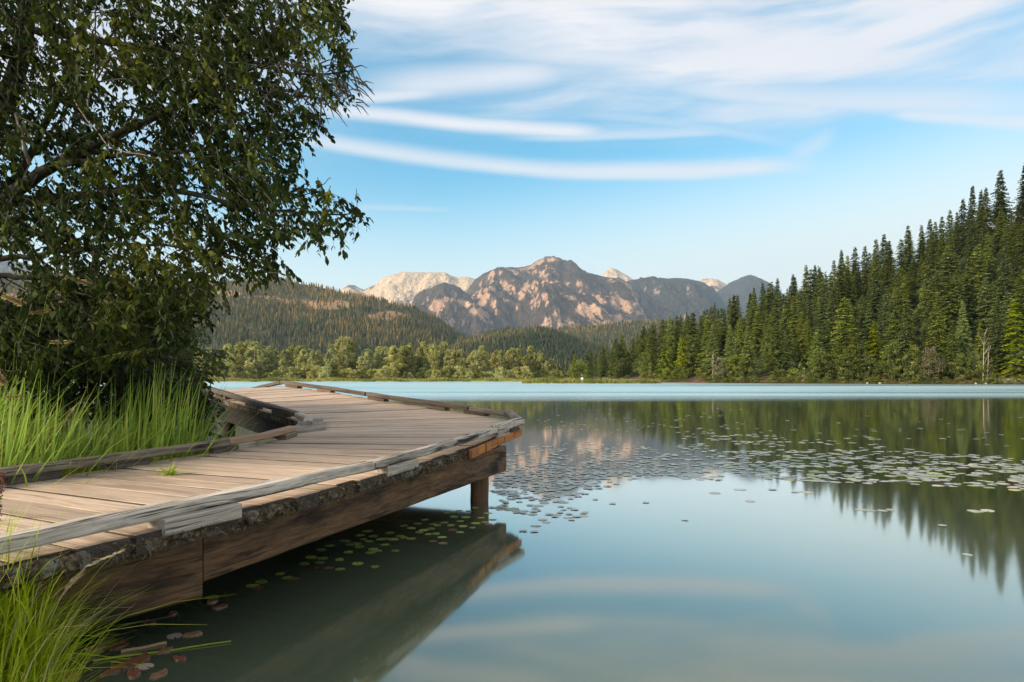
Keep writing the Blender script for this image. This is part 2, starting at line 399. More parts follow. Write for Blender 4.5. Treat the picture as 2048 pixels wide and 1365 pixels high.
def water(t):
    geo = t.n('ShaderNodeNewGeometry'); pos = geo.outputs['Position']
    s = t.n('ShaderNodeSeparateXYZ', {0: pos}); x, y, z = s.outputs
    # wind-rippled far water: begins about 42 m out, edge drawn out in long streaks
    st = t.noise(t.mapping(pos, (.012,.10,1)), 1.0, 3, .5)
    st2 = t.noise(t.mapping(pos, (.03,.35,1), (5,3,0)), 1.0, 3, .5)
    yy = t.m('MULTIPLY_ADD', st, 16.0, t.m('MULTIPLY_ADD', st2, 9.0, t.m('SUBTRACT', y, t.m('MULTIPLY', x, .10))))
    far = t.mapr(yy, 47, 78)
    patch = t.mapr(t.noise(t.mapping(pos, (.006,.045,1), (2,8,0)), 1.0, 3), .48, .66, 1.0, .55)
    rough = t.m('MULTIPLY_ADD', t.m('MULTIPLY', far, patch), .33, .055)
    near = t.mix(t.mapr(t.noise(pos, .35, 3), .35, .65), (.072,.090,.052,1), (.090,.108,.066,1))
    col = t.mix(far, near, (.06,.12,.11,1))
    p = pbsdf(t, col, rough, 0.0)
    fr = t.m('MINIMUM', t.m('MULTIPLY', t.n('ShaderNodeFresnel', {'IOR': 1.333}).outputs[0], 2.15), .90)
    gl = t.n('ShaderNodeBsdfGlossy', {'Color': t.mix(far, (.97,1,1,1), (.72,.90,.89,1)), 'Roughness': rough}, distribution='MULTI_GGX')
    return t.n('ShaderNodeMixShader', {0: fr, 1: p, 2: gl.outputs[0]}).outputs[0]
M['water'] = material('lake_water', water)
mb = MB()
xs = np.concatenate([np.linspace(-900,-20,12), np.linspace(-12,12,9), np.linspace(20,900,12)]); ys = np.concatenate([np.linspace(-60,0,4), np.linspace(4,60,12), np.linspace(80,420,10)])
XX, YY = np.meshgrid(xs, ys)
lake = link('lake', grid_mesh('lake', XX, YY, np.zeros_like(XX), M['water']))
tag(lake, 'calm lake mirroring hills, with a pale wind-rippled band towards the far shore', 'lake', kind='structure')

# ------------------------------------------------------------------ far terrain
def fbm(x, y, z=0.0, o=5): return mn.fractal(Vector((x,y,z)), 1.0, 2.1, o)
def ridge(x, y, z=0.0, o=6): return mn.ridged_multi_fractal(Vector((x,y,z)), .9, 2.1, o, 1.0, 2.0)
def mountain(name, label, prof, Y0, front, back, mat, seed, nx=260, ny=110, gully=.22, gx=700., gy=2000., slant=.0, p=.75, base=-1.5):
    pf = tab(prof); x0, x1 = prof[0][0], prof[-1][0]
    U = np.linspace(x0, x1, nx); nf = int(ny*.78)
    tt = np.concatenate([np.linspace(0,1,nf), np.linspace(1,2,ny-nf+1)[1:]])
    X = np.zeros((ny,nx)); Y = np.zeros((ny,nx)); Z = np.zeros((ny,nx))
    for j, tv in enumerate(tt):
        y = Y0-front+front*tv if tv <= 1 else Y0+back*(tv-1)
        for i, u in enumerate(U):
            x = (u-1024)/F*y
            zc = H-(pf(u)-HY)/F*Y0
            sh = tv**p if tv <= 1 else 1-(tv-1)**1.3*.85
            q = max(0, min(1, tv)) if tv <= 1 else max(0, 2-tv)
            xx = x+slant*(y-Y0)
            rn = ridge(xx/gx+seed*3.1, y/gy+seed, seed*.7)-1.0
            r2 = fbm(xx/260+seed, y/420, seed*1.3, 5)
            amp = gully*zc*(math.sin(math.pi*min(1,q*.985))**.8 if tv <= 1 else .4*q)
            z = zc*sh+amp*rn*.8+amp*.6*r2+(9*fbm(x/110, y/130, seed, 5))*min(1, zc/300.)
            edge = min(1, (u-x0)/((x1-x0)*.03+1e-6), (x1-u)/((x1-x0)*.03+1e-6))
            X[j,i] = x; Y[j,i] = y; Z[j,i] = max(base, z*(.0+edge) if edge < 1 else z) if tv > 0 else base
    return tag(link(name, grid_mesh(name, X, Y, Z, mat)), label, 'mountain', kind='structure')

mm_main = mountain_mat('mountain_rock_main', (.40,.235,.14), (.54,.335,.21), (.060,.040,.026), .19, 2300, 1)
mm_pale = mountain_mat('mountain_granite', (.58,.40,.235), (.70,.52,.33), (.14,.10,.055), -.02, 2200, 2)
mm_dome = mountain_mat('mountain_dome', (.43,.25,.155), (.58,.37,.24), (.070,.046,.028), .22, 1300, 3)
mm_dark = mountain_mat('mountain_forested', (.33,.22,.165), (.42,.30,.23), (.042,.036,.027), .38, 2500, 4)

mountain('mountain', 'broad brown and grey mountain with the highest rounded summit', [(880,700),(905,632),(925,600),(940,576),(965,553),(985,543),(1000,538),(1020,534),(1045,533),(1062,529),(1075,520),(1090,516),(1102,514),(1118,516),(1126,522),(1140,527),(1155,534),(1175,545),(1195,552),(1215,556),(1235,560),(1260,575),(1290,606),(1310,640),(1330,700)], 8200, 3000, 1500, mm_main, 1.7, 360, 150, .16, 620, 1700, .25)
mountain('mountain', 'sunlit pale granite mountain left of the highest summit', [(640,690),(672,600),(684,580),(697,573),(709,571),(720,577),(728,580),(745,574),(765,558),(785,550),(810,547),(830,546),(850,547),(872,545),(890,544),(900,551),(915,556),(932,553),(950,560),(980,600),(1010,690)], 10200, 2600, 1500, mm_pale, 4.2, 240, 110, .13, 800, 1500, -.2)
mountain('mountain', 'brown domed foothill in front of the pale granite mountain', [(770,745),(800,665),(815,622),(830,596),(848,580),(870,571),(888,568),(905,572),(925,585),(950,596),(975,612),(1000,640),(1020,690),(1040,745)], 6900, 2000, 900, mm_dome, 7.9, 220, 120, .20, 420, 1500, -.15)
mountain('mountain', 'dark forested ridge right of the highest summit', [(1180,745),(1205,600),(1230,572),(1262,561),(1300,559),(1340,557),(1363,556),(1385,558),(1410,566),(1430,582),(1450,610),(1480,660),(1510,745)], 8900, 2800, 1200, mm_dark, 11.3, 240, 120, .16, 600, 1600, .2)
mountain('mountain', 'small pale sunlit peak just right of the highest summit', [(1180,600),(1200,560),(1213,542),(1222,537),(1234,539),(1250,549),(1270,562),(1300,600)], 11200, 2200, 700, mm_pale, 14.1, 120, 60, .12, 500, 1300, .2)
mountain('mountain', 'small pale rocky peak beyond the dark forested ridge', [(1370,610),(1392,566),(1404,559),(1420,558),(1436,560),(1450,568),(1475,590),(1500,620)], 11200, 2200, 700, mm_pale, 17.7, 120, 60, .12, 500, 1300, -.2)
mountain('mountain', 'bluish pointed peak rising behind the conifer slope', [(1400,650),(1435,582),(1455,570),(1475,563),(1492,555),(1502,552),(1515,556),(1535,563),(1570,590),(1640,660)], 10400, 2200, 900, mm_dark, 21.1, 140, 70, .16, 500, 1300, .2)
mountain('mountain', 'pinkish rock mountain glimpsed through the big tree', [(-500,640),(-380,520),(-260,480),(-150,470),(-60,490),(30,520),(110,548),(200,590),(300,650)], 8800, 2400, 1200, mm_main, 25.3, 140, 70, .2, 600, 1500, .2)

# forested hills: ground + a mass of small conifers
def hill(name, label, prof, Y0, front, mat, seed, clear=(), nx=150, ny=60, rough=14., p=.8, back=500):
    pf = tab(prof); U = np.linspace(prof[0][0], prof[-1][0], nx)
    nf = int(ny*.8); tt = np.concatenate([np.linspace(0,1,nf), np.linspace(1,2,ny-nf+1)[1:]])
    X = np.zeros((ny,nx)); Y = X.copy(); Z = X.copy()
    for j, tv in enumerate(tt):
        y = Y0-front+front*tv if tv <= 1 else Y0+back*(tv-1)
        for i, u in enumerate(U):
            x = (u-1024)/F*y; zc = H-(pf(u)-HY)/F*Y0-8
            sh = tv**p if tv <= 1 else 1-(tv-1)**1.4*.7
            z = zc*sh+rough*fbm(x/160+seed, y/160, seed, 5)*min(1,tv*2)*min(1, max(0,zc)/60)
            X[j,i]=x; Y[j,i]=y; Z[j,i]=max(-1.5, z) if tv > 0 else -1.5
    o = tag(link(name, grid_mesh(name, X, Y, Z, mat)), label, 'hill', kind='structure')
    ppx = 1024+F*X/Y; ppy = HY-(Z-H)/Y*F; cv = np.zeros(X.shape)
    for (cx, cy, rx, ry, k) in clear:
        cv = np.maximum(cv, np.clip(1.3-(((ppx-cx)/rx)**2+((ppy-cy)/ry)**2), 0, 1)*k)
    a = o.data.attributes.new('clearing', 'FLOAT', 'POINT'); a.data.foreach_set('value', cv.ravel().astype(np.float32))
    return o, U, tt, X, Y, Z
def far_forest(label, hl, n, hmin, hmax, clear, seed):
    _, U, tt, X, Y, Z = hl
    r = np.random.default_rng(seed)
    a = r.uniform(0, len(U)-1.001, n); b = r.uniform(.4, (len(tt)-1)*.86, n)
    i = a.astype(int); j = b.astype(int); fa = a-i; fb = b-j
    def bil(A): return (A[j,i]*(1-fa)+A[j,i+1]*fa)*(1-fb)+(A[j+1,i]*(1-fa)+A[j+1,i+1]*fa)*fb
    x, y, z = bil(X), bil(Y), bil(Z)
    ppx = 1024+F*x/y; ppy = HY-(z-H)/y*F
    keep = np.ones(n, bool); dens = np.ones(n)
    for (cx, cy, rx, ry, k) in clear:
        dd = ((ppx-cx)/rx)**2+((ppy-cy)/ry)**2
        wob = np.array([mn.noise(Vector((q/9., w/5., seed))) for q, w in zip(ppx, ppy)])*.8
        dens *= np.where(dd+wob < 1, 1-k*.9, 1)
    keep &= r.uniform(0,1,n) < dens; keep &= z > 1
    x, y, z = x[keep], y[keep], z[keep]; n = len(x)
    h = r.uniform(hmin, hmax, n)*r.uniform(.75,1.15,n); w = h*r.uniform(.14,.22,n)
    pat = np.array([mn.fractal(Vector((q/220., w_/220., seed)), 1, 2, 3) for q, w_ in zip(x, y)])
    tint = np.clip(.34+.30*smooth(60,300,z)+.35*pat+r.normal(0,.2,n), 0, 1)
    K = 5; an = r.uniform(0, 6.28, n); V=[]; T=[]
    for (z0, z1, wr) in ((.12,.62,1.0),(.45,1.0,.62)):
        for k in range(K):
            a0 = an+2*math.pi*k/K; a1 = an+2*math.pi*(k+1)/K
            jz = r.uniform(-.05,.05,n)*h
            V.append(np.stack([np.stack([x+w*wr*np.cos(a0), y+w*wr*np.sin(a0), z+z0*h+jz],-1), np.stack([x+w*wr*np.cos(a1), y+w*wr*np.sin(a1), z+z0*h-jz],-1), np.stack([x, y, z+z1*h],-1)], 1))
            T.append(np.clip(tint+r.normal(0,.08,n),0,1))
    V = np.concatenate(V).reshape(-1,3); T = np.concatenate(T)
    o = link('hillside_forest', quads_mesh('hillside_forest', V, M['hillneedles'], T, 3))
    return tag(o, label, 'forest', kind='stuff')

CLEAR1 = [(455,588,34,7,.97),(400,588,26,6,.8),(520,596,50,6,.75),(585,604,40,8,.85),(655,610,62,13,.95),(610,598,30,6,.6),(775,632,44,12,.97),(720,612,50,9,.55),(840,646,20,6,.6),(560,575,230,26,.35),(655,648,20,5,.7),(330,600,40,7,.7),(760,660,26,4,.5)]
h1 = hill('hill', 'long forested hill with rusty clearings left of the mountains', [(-500,560),(-200,540),(100,548),(300,560),(380,566),(430,562),(480,556),(520,556),(560,559),(600,567),(650,576),(700,584),(740,594),(780,603),(820,613),(850,625),(880,640),(905,656),(930,678),(960,702),(1000,724),(1060,744)], 2300, 1000, M['hillground'], 2.2, [(a,b,c_*.95,d_*.85,k) for a,b,c_,d_,k in CLEAR1 if k > .7], 260, 90)
far_forest('dense conifer forest covering the long hill left of the mountains', h1, 26000, 13, 21, CLEAR1, 5)
h2 = hill('hill', 'low dark wooded rise beyond the middle of the far shore', [(880,735),(905,690),(925,668),(950,668),(985,660),(1020,656),(1060,652),(1090,655),(1120,665),(1160,680),(1210,700),(1260,735)], 1500, 500, M['hillground'], 5.5, [(1045,662,28,4,.9),(948,680,22,14,.5)], 90, 40, 8)
far_forest('dark conifer forest on the low rise in the middle distance', h2, 7000, 9, 15, [(1045,662,28,4,.9),(948,680,22,14,.93),(1090,700,40,5,.5)], 8)
h3 = hill('hill', 'olive wooded ridge at the foot of the highest mountain', [(1040,735),(1090,665),(1130,655),(1180,648),(1230,645),(1290,641),(1350,640),(1420,650),(1500,735)], 2600, 700, M['hillground'], 9.5, (), 90, 40, 8)
far_forest('olive conifer forest on the ridge below the mountain', h3, 8000, 12, 19, [(1200,652,120,9,.35)], 9)

# meadow behind the far shore
shoreL = tab([(-700,262),(200,262),(420,268),(700,272),(950,276),(1075,270),(1130,300),(1200,330),(1300,360),(1500,400)])
U = np.linspace(-700, 1500, 160); rows = [-1.0,0,.4,2,6,14,30,70,160,400,900,1800]
X = np.zeros((len(rows), len(U))); Y = X.copy(); Z = X.copy()
for j, r_ in enumerate(rows):
    for i, u in enumerate(U):
        y0 = shoreL(u)+3*mn.noise(Vector((u/25.,1,2)))+1.2*mn.noise(Vector((u/6.,5,2)))
        y = y0+r_; X[j,i] = (u-1024)/F*y; Y[j,i] = y
        Z[j,i] = -1.0 if j == 0 else (.02 if j == 1 else .3+.5*min(1,r_/14.)+.25*mn.noise(Vector((X[j,i]/9., y/9., 3))))
tag(link('meadow', grid_mesh('meadow', X, Y, Z, M['meadow'])), 'flat yellow green meadow along the far left shore', 'meadow', kind='structure')
def blades(x, y, z, h, w, lean, r, segs=1):
    n = len(x); a = r.uniform(0, 6.28, n); dx_, dy_ = np.cos(a)*w/2, np.sin(a)*w/2
    lx = r.normal(0, lean, n)*h; ly = r.normal(0, lean, n)*h
    return np.stack([np.stack([x-dx_,y-dy_,z],-1), np.stack([x+dx_,y+dy_,z],-1), np.stack([x+lx,y+ly,z+h],-1)], 1).reshape(-1,3)
r = np.random.default_rng(3); n = 16000
u = r.uniform(150, 1140, n); yy = shoreL(u)+np.abs(r.normal(0,9,n))+.2; xx = (u-1024)/F*yy
hh = r.uniform(.7,1.6,n)*(1+.3*np.sin(u/17.))
tg = link('shore_grass', quads_mesh('shore_grass', blades(xx, yy, np.full(n,.15), hh, .35, .25, r), M['meadowblade'], np.clip(r.normal(.5,.25,n)+.25*np.sin(u/31.),0,1), 3))
tag(tg, 'strip of yellow green grass along the far left waterline', 'grass', kind='stuff')

# right hillside
shoreR = tab([(1060,330),(1130,300),(1200,275),(1300,235),(1400,212),(1500,196),(1600,184),(1800,170),(2048,160),(2400,150)])
topR = tab([(1060,742),(1100,735),(1120,718),(1160,702),(1200,688),(1250,665),(1300,640),(1360,622),(1420,600),(1480,580),(1540,560),(1580,548),(1620,530),(1660,518),(1700,506),(1740,494),(1780,476),(1800,462),(1850,440),(1900,415),(1950,385),(2000,365),(2048,350),(2200,290),(2400,220)])
depR = tab([(1060,50),(1200,90),(1300,105),(1800,120),(2400,125)])
def hillR(u, y):
    ys_ = float(shoreR(u)); D = float(depR(u)); v = (y-ys_)/D
    zc = max(.8, H+(HY-float(topR(u)))/F*(ys_+D)-17*min(1, .55+(HY-float(topR(u)))/200.))
    if v <= 0: return -1.0 if v < -.005 else .02
    w = .55*min(1, v*14)+zc*(max(0,v-.03)**1.12 if v <= 1 else 1+.15*(v-1))
    x = (u-1024)/F*y
    return w+min(1, v*4)*1.1*mn.noise(Vector((x/11., y/11., 4)))
U = np.linspace(1060, 2400, 170); vrows = [-.02,0,.004,.01,.02,.03,.05,.08,.12,.17,.23,.3,.37,.45,.53,.61,.7,.8,.9,1.0,1.12,1.3,1.6,2.2]
X = np.zeros((len(vrows), len(U))); Y = X.copy(); Z = X.copy()
for j, v in enumerate(vrows):
    for i, u in enumerate(U):
        y = float(shoreR(u))+v*float(depR(u)); X[j,i] = (u-1024)/F*y; Y[j,i] = y; Z[j,i] = hillR(u, y)
tag(link('hill', grid_mesh('hill', X, Y, Z, M['forestfloor'])), 'steep forest floor of the slope on the right shore', 'hill', kind='structure')

# ------------------------------------------------------------------ tree prototypes (shared meshes)
def conifer_mesh(Ht, Rd, seed, mat, droop=.35, taper=.85, gap=.0, base=.08, tipn=.5):
    r = np.random.default_rng(seed); V=[]; T=[]
    nw = int(Ht/.50)
    for k in range(nw):
        tv = k/(nw-1); z = Ht*(base+(1-base)*tv)*.995
        rr = Rd*((1-tv)**taper)*(.75+.45*r.random())+.10
        if tv < .12: rr *= .55+.45*tv/.12
        nb = int(7+3*r.random()) if tv < .9 else 5
        a0 = r.random()*6.28
        for b in range(nb):
            if r.random() < gap: continue
            a = a0+6.283*b/nb+r.normal(0,.25); L = rr*(.6+.55*r.random()); zz = z+r.normal(0,.32)
            ca, sa = math.cos(a), math.sin(a)
            ns = max(2, int(L/.46)); bt = np.clip(.5+r.normal(0,.18), 0, 1)
            for q in range(ns):
                s = (q+.7)/ns*L
                cx, cy, cz = ca*s, sa*s, zz-droop*s*(.5+.5*s/max(L,.01))+.10*s*s/max(L,.3)
                for side in (-1,1,0):
                    wl = (.50+.36*r.random())*(1-.4*s/L)*(1.0 if side else .8)+.10
                    if side: 
                        an = a+side*(.75+.3*r.random()); dxy = np.array([math.cos(an), math.sin(an), -.30-.25*r.random()])
                    else: dxy = np.array([ca, sa, -.15-.3*r.random()])
                    tip = np.array([cx,cy,cz])+dxy*wl
                    wv_ = np.array([-dxy[1], dxy[0], r.normal(0,.35)])*(.16+.09*r.random())
                    m_ = np.array([cx,cy,cz])+dxy*wl*.5
                    V += [np.array([cx,cy,cz]), m_+wv_, tip, m_-wv_]
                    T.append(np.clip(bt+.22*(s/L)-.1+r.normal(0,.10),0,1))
    # leader
    for q in range(8):
        a = r.random()*6.28; z = Ht*(1-.012*q); V += [np.array([0,0,z+.5]), np.array([.1*math.cos(a),.1*math.sin(a),z]), np.array([0,0,z-.4]), np.array([-.1*math.cos(a),-.1*math.sin(a),z])]; T.append(.5)
    return quads_mesh('crown', np.array(V), mat, T, 4)
def trunk_mesh(Ht, r0, seed, mat, bend=.02, limbs=0):
    rd = random.Random(seed); mb = MB(); pts = []; n = 7
    bx, by = rd.uniform(-bend,bend)*Ht, rd.uniform(-bend,bend)*Ht
    for i in range(n):
        s = i/(n-1); pts.append((bx*s*s+rd.uniform(-.02,.02), by*s*s+rd.uniform(-.02,.02), -.6+(Ht+.6)*s))
    tube(mb, pts, [r0*(1.15-s/(n-1)*1.05) for s in range(n)], 7)
    for k in range(limbs):
        s = rd.uniform(.25,.8); a = rd.uniform(0,6.28); L = Ht*rd.uniform(.14,.3)*(1.1-s)
        p = np.array([bx*s*s, by*s*s, Ht*s])
        tube(mb, [p, p+L*np.array([math.cos(a)*.5, math.sin(a)*.5, .4]), p+L*np.array([math.cos(a), math.sin(a), .95])], [r0*.4, r0*.25, r0*.06], 5)
    return mb.mesh('trunk', mat, True)
def broad_mesh(Ht, Rd, seed, mat, nclump=42, per=46, leaf=.42, z0=.18, shape='oval', gap=0.):
    r = np.random.default_rng(seed); V=[]; T=[]
    for c in range(nclump):
        s = z0+(1-z0)*r.random()**.85
        if shape == 'oval': rr = Rd*math.sin(math.pi*min(1,(s-z0)/(1-z0)*.82+.16))**.7
        elif shape == 'round': rr = Rd*math.sqrt(max(.04,1-((s-z0)/(1-z0)*1.5-.5)**2)) if s < .999 else .2
        else: rr = Rd*(1-s)**.6
        a = r.random()*6.28; q = rr*(.25+.75*math.sqrt(r.random()))*(.8+.4*r.random())
        cc = np.array([math.cos(a)*q, math.sin(a)*q, s*Ht]); cr = Rd*(.20+.20*r.random())
        ct = np.clip(.5+r.normal(0,.2),0,1)
        d_ = r.normal(0,1,(per,3)); d_ /= np.linalg.norm(d_,axis=1)[:,None]; d_ *= (r.random(per)**.4)[:,None]*cr*np.array([1,1,.75])
        for k in range(per):
            p = cc+d_[k]; n1 = unit(r.normal(0,1,3)+np.array([0,0,.5])+d_[k]/cr); n2 = unit(np.cross(n1, r.normal(0,1,3))); n3 = np.cross(n1, n2)
            l = leaf*(.6+.7*r.random())
            V += [p-n2*l*.5, p+n3*l*.32, p+n2*l*.5, p-n3*l*.32]; T.append(np.clip(ct+r.normal(0,.14),0,1))
    return quads_mesh('crown', np.array(V), mat, T, 4)
def bare_mesh(Ht, seed, mat, forks=3):
    rd = random.Random(seed); mb = MB(); d0 = 3
    def grow(p, d_, L, r0, depth):
        pts = [p]; q = p.copy(); dd = d_.copy(); n = 5
        for i in range(n):
            jt = .03 if depth == 3 or (depth == d0 and depth < 3) else .12; dd = unit(dd+np.array([rd.uniform(-jt,jt), rd.uniform(-jt,jt), .07])); q = q+dd*L/n; pts.append(q)
        tube(mb, pts, [r0*(1-.75*i/n) for i in range(n+1)], 5)
        if depth > 0:
            for k in range(forks+(6 if depth == 3 else 1)):
                i = rd.randint(1, n); a = rd.uniform(0,6.28)
                grow(pts[i], unit(dd+.8*np.array([math.cos(a), math.sin(a), .25])), L*rd.uniform(.13,.34)*(1.15-.5*i/n), r0*.34, depth-1)
    grow(np.array([0,0,-.5]), np.array([0,0,1.0]), Ht+.5, .12, 3)
    return mb.mesh('trunk', mat, True)

PROTO = {}
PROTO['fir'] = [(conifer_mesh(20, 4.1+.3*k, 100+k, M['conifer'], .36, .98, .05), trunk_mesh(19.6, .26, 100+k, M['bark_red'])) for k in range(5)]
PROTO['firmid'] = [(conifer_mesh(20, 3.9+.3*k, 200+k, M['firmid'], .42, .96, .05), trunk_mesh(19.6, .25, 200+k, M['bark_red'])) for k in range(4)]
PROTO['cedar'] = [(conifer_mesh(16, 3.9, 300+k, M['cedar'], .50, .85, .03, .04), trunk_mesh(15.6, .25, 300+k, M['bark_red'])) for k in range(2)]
PROTO['pine'] = [(conifer_mesh(18, 3.4+.3*k, 420+k, M['firmid'], .30, .50, .16, .16), trunk_mesh(17.6, .25, 420+k, M['bark_red'])) for k in range(3)]
PROTO['leafy'] = [(broad_mesh(13, 3.3, 550+k, M['birch'], 80, 60, .5, .10, 'oval'), trunk_mesh(11.5, .2, 550+k, M['bark'], .03, 6)) for k in range(3)]
PROTO['spire'] = [(conifer_mesh(20, 2.9, 400+k, M['conifer'], .45, .9, .12, .15), trunk_mesh(19.6, .2, 400+k, M['bark_red'])) for k in range(2)]
PROTO['sparse'] = [(conifer_mesh(20, 2.6, 450, M['twiggy'], .3, .6, .45, .2), trunk_mesh(19.8, .26, 450, M['bark_red'], limbs=14))]
PROTO['birch'] = [(broad_mesh(9, 2.6, 500+k, M['birch'], 46, 44, .42, .12, 'oval'), trunk_mesh(7.5, .14, 500+k, M['bark'], .04, 6)) for k in range(3)]
PROTO['poplar'] = [(broad_mesh(14, 2.9, 600+k, M['olive'], 80, 70, .50, .10, 'oval'), trunk_mesh(12.5, .2, 600+k, M['bark_pale'], .03, 8)) for k in range(5)]
PROTO['bush'] = [(broad_mesh(5, 2.7, 700+k, M['olive'], 44, 60, .36, .05, 'round'), trunk_mesh(3.2, .1, 700+k, M['bark'], .05, 5)) for k in range(3)]
PROTO['greenbush'] = [(broad_mesh(5, 2.6, 750+k, M['birch'], 34, 44, .36, .04, 'round'), trunk_mesh(3.2, .1, 750+k, M['bark'], .05, 5)) for k in range(3)]
PROTO['twiggy'] = [(broad_mesh(8, 2.6, 800, M['twiggy'], 50, 40, .30, .2, 'oval'), trunk_mesh(7.6, .10, 800, M['bark_red'], .03, 12))]
PH = dict(pine=18.3, leafy=13, fir=20.3, firmid=20.3, cedar=16.3, spire=20.3, sparse=20.3, birch=9, poplar=14, bush=5, greenbush=5, twiggy=8)
def plant_tree(kind, name, loc, h, label, cat, group, wide=1.0, k=None, rz=None):
    c, tr = PROTO[kind][(random.randrange(len(PROTO[kind])) if k is None else k)]
    s = h/PH[kind]
    o = empty(name, loc, random.uniform(0,6.28) if rz is None else rz, (s*wide, s*wide, s))
    tag(o, label, cat, group)
    link('crown', c, o); link('trunk', tr, o)
    return o
ORD = 'first second third fourth fifth sixth seventh eighth ninth tenth eleventh twelfth thirteenth fourteenth fifteenth sixteenth seventeenth eighteenth nineteenth'.split()
TENS = {2:'twent',3:'thirt',4:'fort',5:'fift',6:'sixt',7:'sevent',8:'eight',9:'ninet'}
def ordinal(n):
    if n < 20: return ORD[n-1]
    if n > 99: return 'hundred and '+ordinal(n-100) if n > 100 else 'hundredth'
    tn, o = divmod(n, 10)
    return TENS[tn]+'ieth' if o == 0 else TENS[tn]+'y-'+ORD[o-1]

# --- trees of the right slope
TREES = []     # (kind, u, y, h, wide)
def upix(u, y, h): return HY-(hillR(u,y)+h-H)/y*F
for u, pt, kind in [(2001,340,'fir'),(2050,326,'fir'),(1945,372,'spire'),(1962,380,'spire'),(1972,376,'firmid'),(1926,398,'fir'),(1884,432,'fir'),(1843,450,'firmid'),(1816,450,'fir'),(1768,468,'fir'),(1752,478,'firmid'),(1710,494,'fir'),(1683,500,'spire'),(1668,520,'firmid'),(1630,530,'fir'),(1612,530,'firmid'),(1586,548,'fir'),(1555,556,'fir'),(1508,574,'spire'),(1525,566,'fir'),(1475,590,'fir'),(1900,420,'firmid'),(1860,438,'fir'),(1730,492,'fir'),(2080,330,'fir'),(2120,310,'firmid')]:
    y = float(shoreR(u))+float(depR(u))*.97
    h = H+(HY-pt)/F*y-hillR(u,y)
    TREES.append((kind, u, y, h, 1.05 if kind != 'spire' else .95))
pts = [((u-1024)/F*y, y) for _, u, y, _, _ in TREES]
def far_enough(x, y, dmin):
    return all((x-a)**2+(y-b)**2 > dmin*dmin for a, b in pts)
tries = 0
while len(TREES) < 288 and tries < 60000:
    tries += 1
    u = random.uniform(1105, 2090); v = random.uniform(.05, 1.08)**.9
    y = float(shoreR(u))+float(depR(u))*v; x = (u-1024)/F*y
    if not far_enough(x, y, 7.3 if u > 1300 else 8.6): continue
    q = random.random(); nz = mn.noise(Vector((x/30., y/30., 9)))
    kind = 'fir' if q < .46-.3*nz else ('firmid' if q < .86 else ('cedar' if q < .93 and v < .5 else 'firmid'))
    if random.random() < .03 and v > .4: kind = 'sparse'
    elif random.random() < .16 and v < .9: kind = 'pine'
    elif random.random() < .06 and v < .6: kind = 'leafy'
    h = random.triangular(9, 23, 17)*(1.0 if kind not in ('cedar','leafy') else .72)
    if v > .85:                      # keep the crest to the photographed skyline
        hm = H+(HY-float(topR(u)))/F*y-hillR(u,y)
        h = min(h, max(6, hm*random.uniform(.75,1.0)))
    top = upix(u,y,h); lim = float(topR(u))+random.uniform(2,16)
    if top < lim: h = max(5, h-(lim-top)/F*y)
    TREES.append((kind, u, y, h, random.uniform(.8,1.3))); pts.append((x,y))
# a few trees picked out along the water
for kind, u, v, pt, wide in [('cedar',2030,.07,602,1.25),('cedar',1634,.05,655,1.0),('cedar',1330,.08,668,1.0),('cedar',1362,.10,672,.9),('fir',1905,.07,642,1.05),('firmid',1960,.10,645,.9),('fir',1690,.07,640,1.3),('fir',1570,.10,660,1.0),('fir',1785,.09,625,1.1),('firmid',1460,.08,650,1.1)]:
    y = float(shoreR(u))+float(depR(u))*v; h = H+(HY-pt)/F*y-hillR(u,y)
    TREES.append((kind, u, y, h, wide))
def tier(u, y):
    v = (y-float(shoreR(u)))/float(depR(u))
    return 0 if v < .16 else 1 if v < .38 else 2 if v < .62 else 3 if v < .84 else 4
TIER = ['just above the waterline', 'low on the right slope', 'halfway up the right slope', 'high on the right slope', 'along the crest of the right slope']
WORD = {'fir':'dark green conifer', 'firmid':'mid green conifer', 'cedar':'yellow green conifer', 'spire':'narrow spire conifer', 'sparse':'brown thinning conifer', 'pine':'round topped conifer', 'leafy':'bright leafy tree'}
cnt = {}
for kind, u, y, h, wide in sorted(TREES, key=lambda q: q[1]):
    tr = tier(u, y); cnt[(kind,tr)] = cnt.get((kind,tr),0)+1
    lab = f"{WORD[kind]} {TIER[tr]}, {ordinal(cnt[(kind,tr)])} from left"
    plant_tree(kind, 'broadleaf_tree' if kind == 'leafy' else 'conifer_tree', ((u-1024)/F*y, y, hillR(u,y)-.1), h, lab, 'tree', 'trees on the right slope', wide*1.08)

# shoreline broadleaf trees and bushes on the right
SHR = []
for u in np.linspace(1215, 2062, 38):
    u = float(u)+random.uniform(-9,9); kind = random.choice(['birch','birch','greenbush','greenbush','birch'])
    v = random.uniform(.008,.06); h = {'birch':random.uniform(4.5,9.8),'greenbush':random.uniform(1.6,5.2),'twiggy':random.uniform(5,8.5)}[kind]
    SHR.append((kind, u, v, h, random.uniform(.85,1.2)))
SHR += [('birch',1830,.03,9.5,.9),('birch',1640,.02,8.5,1.0),('twiggy',1858,.015,8.8,1.1),('birch',1690,.03,7.6,1.1),('birch',1740,.03,7.2,1.1),('birch',1785,.03,10.5,.9),('birch',1448,.02,6.5,1.2),('twiggy',1440,.02,7.5,1.0)]
for u in np.linspace(1420, 2064, 60):
    SHR.append(('greenbush', float(u)+random.uniform(-6,6), random.uniform(.004,.012), random.uniform(.7,1.9), random.uniform(1.0,1.6)))
cn = {}
SW = {'birch':('broadleaf_tree','slender green broadleaf tree at the right waterline','tree'),'greenbush':('shrub','rounded green shrub at the right waterline','shrub'),'twiggy':('broadleaf_tree','brownish half bare tree at the right waterline','tree')}
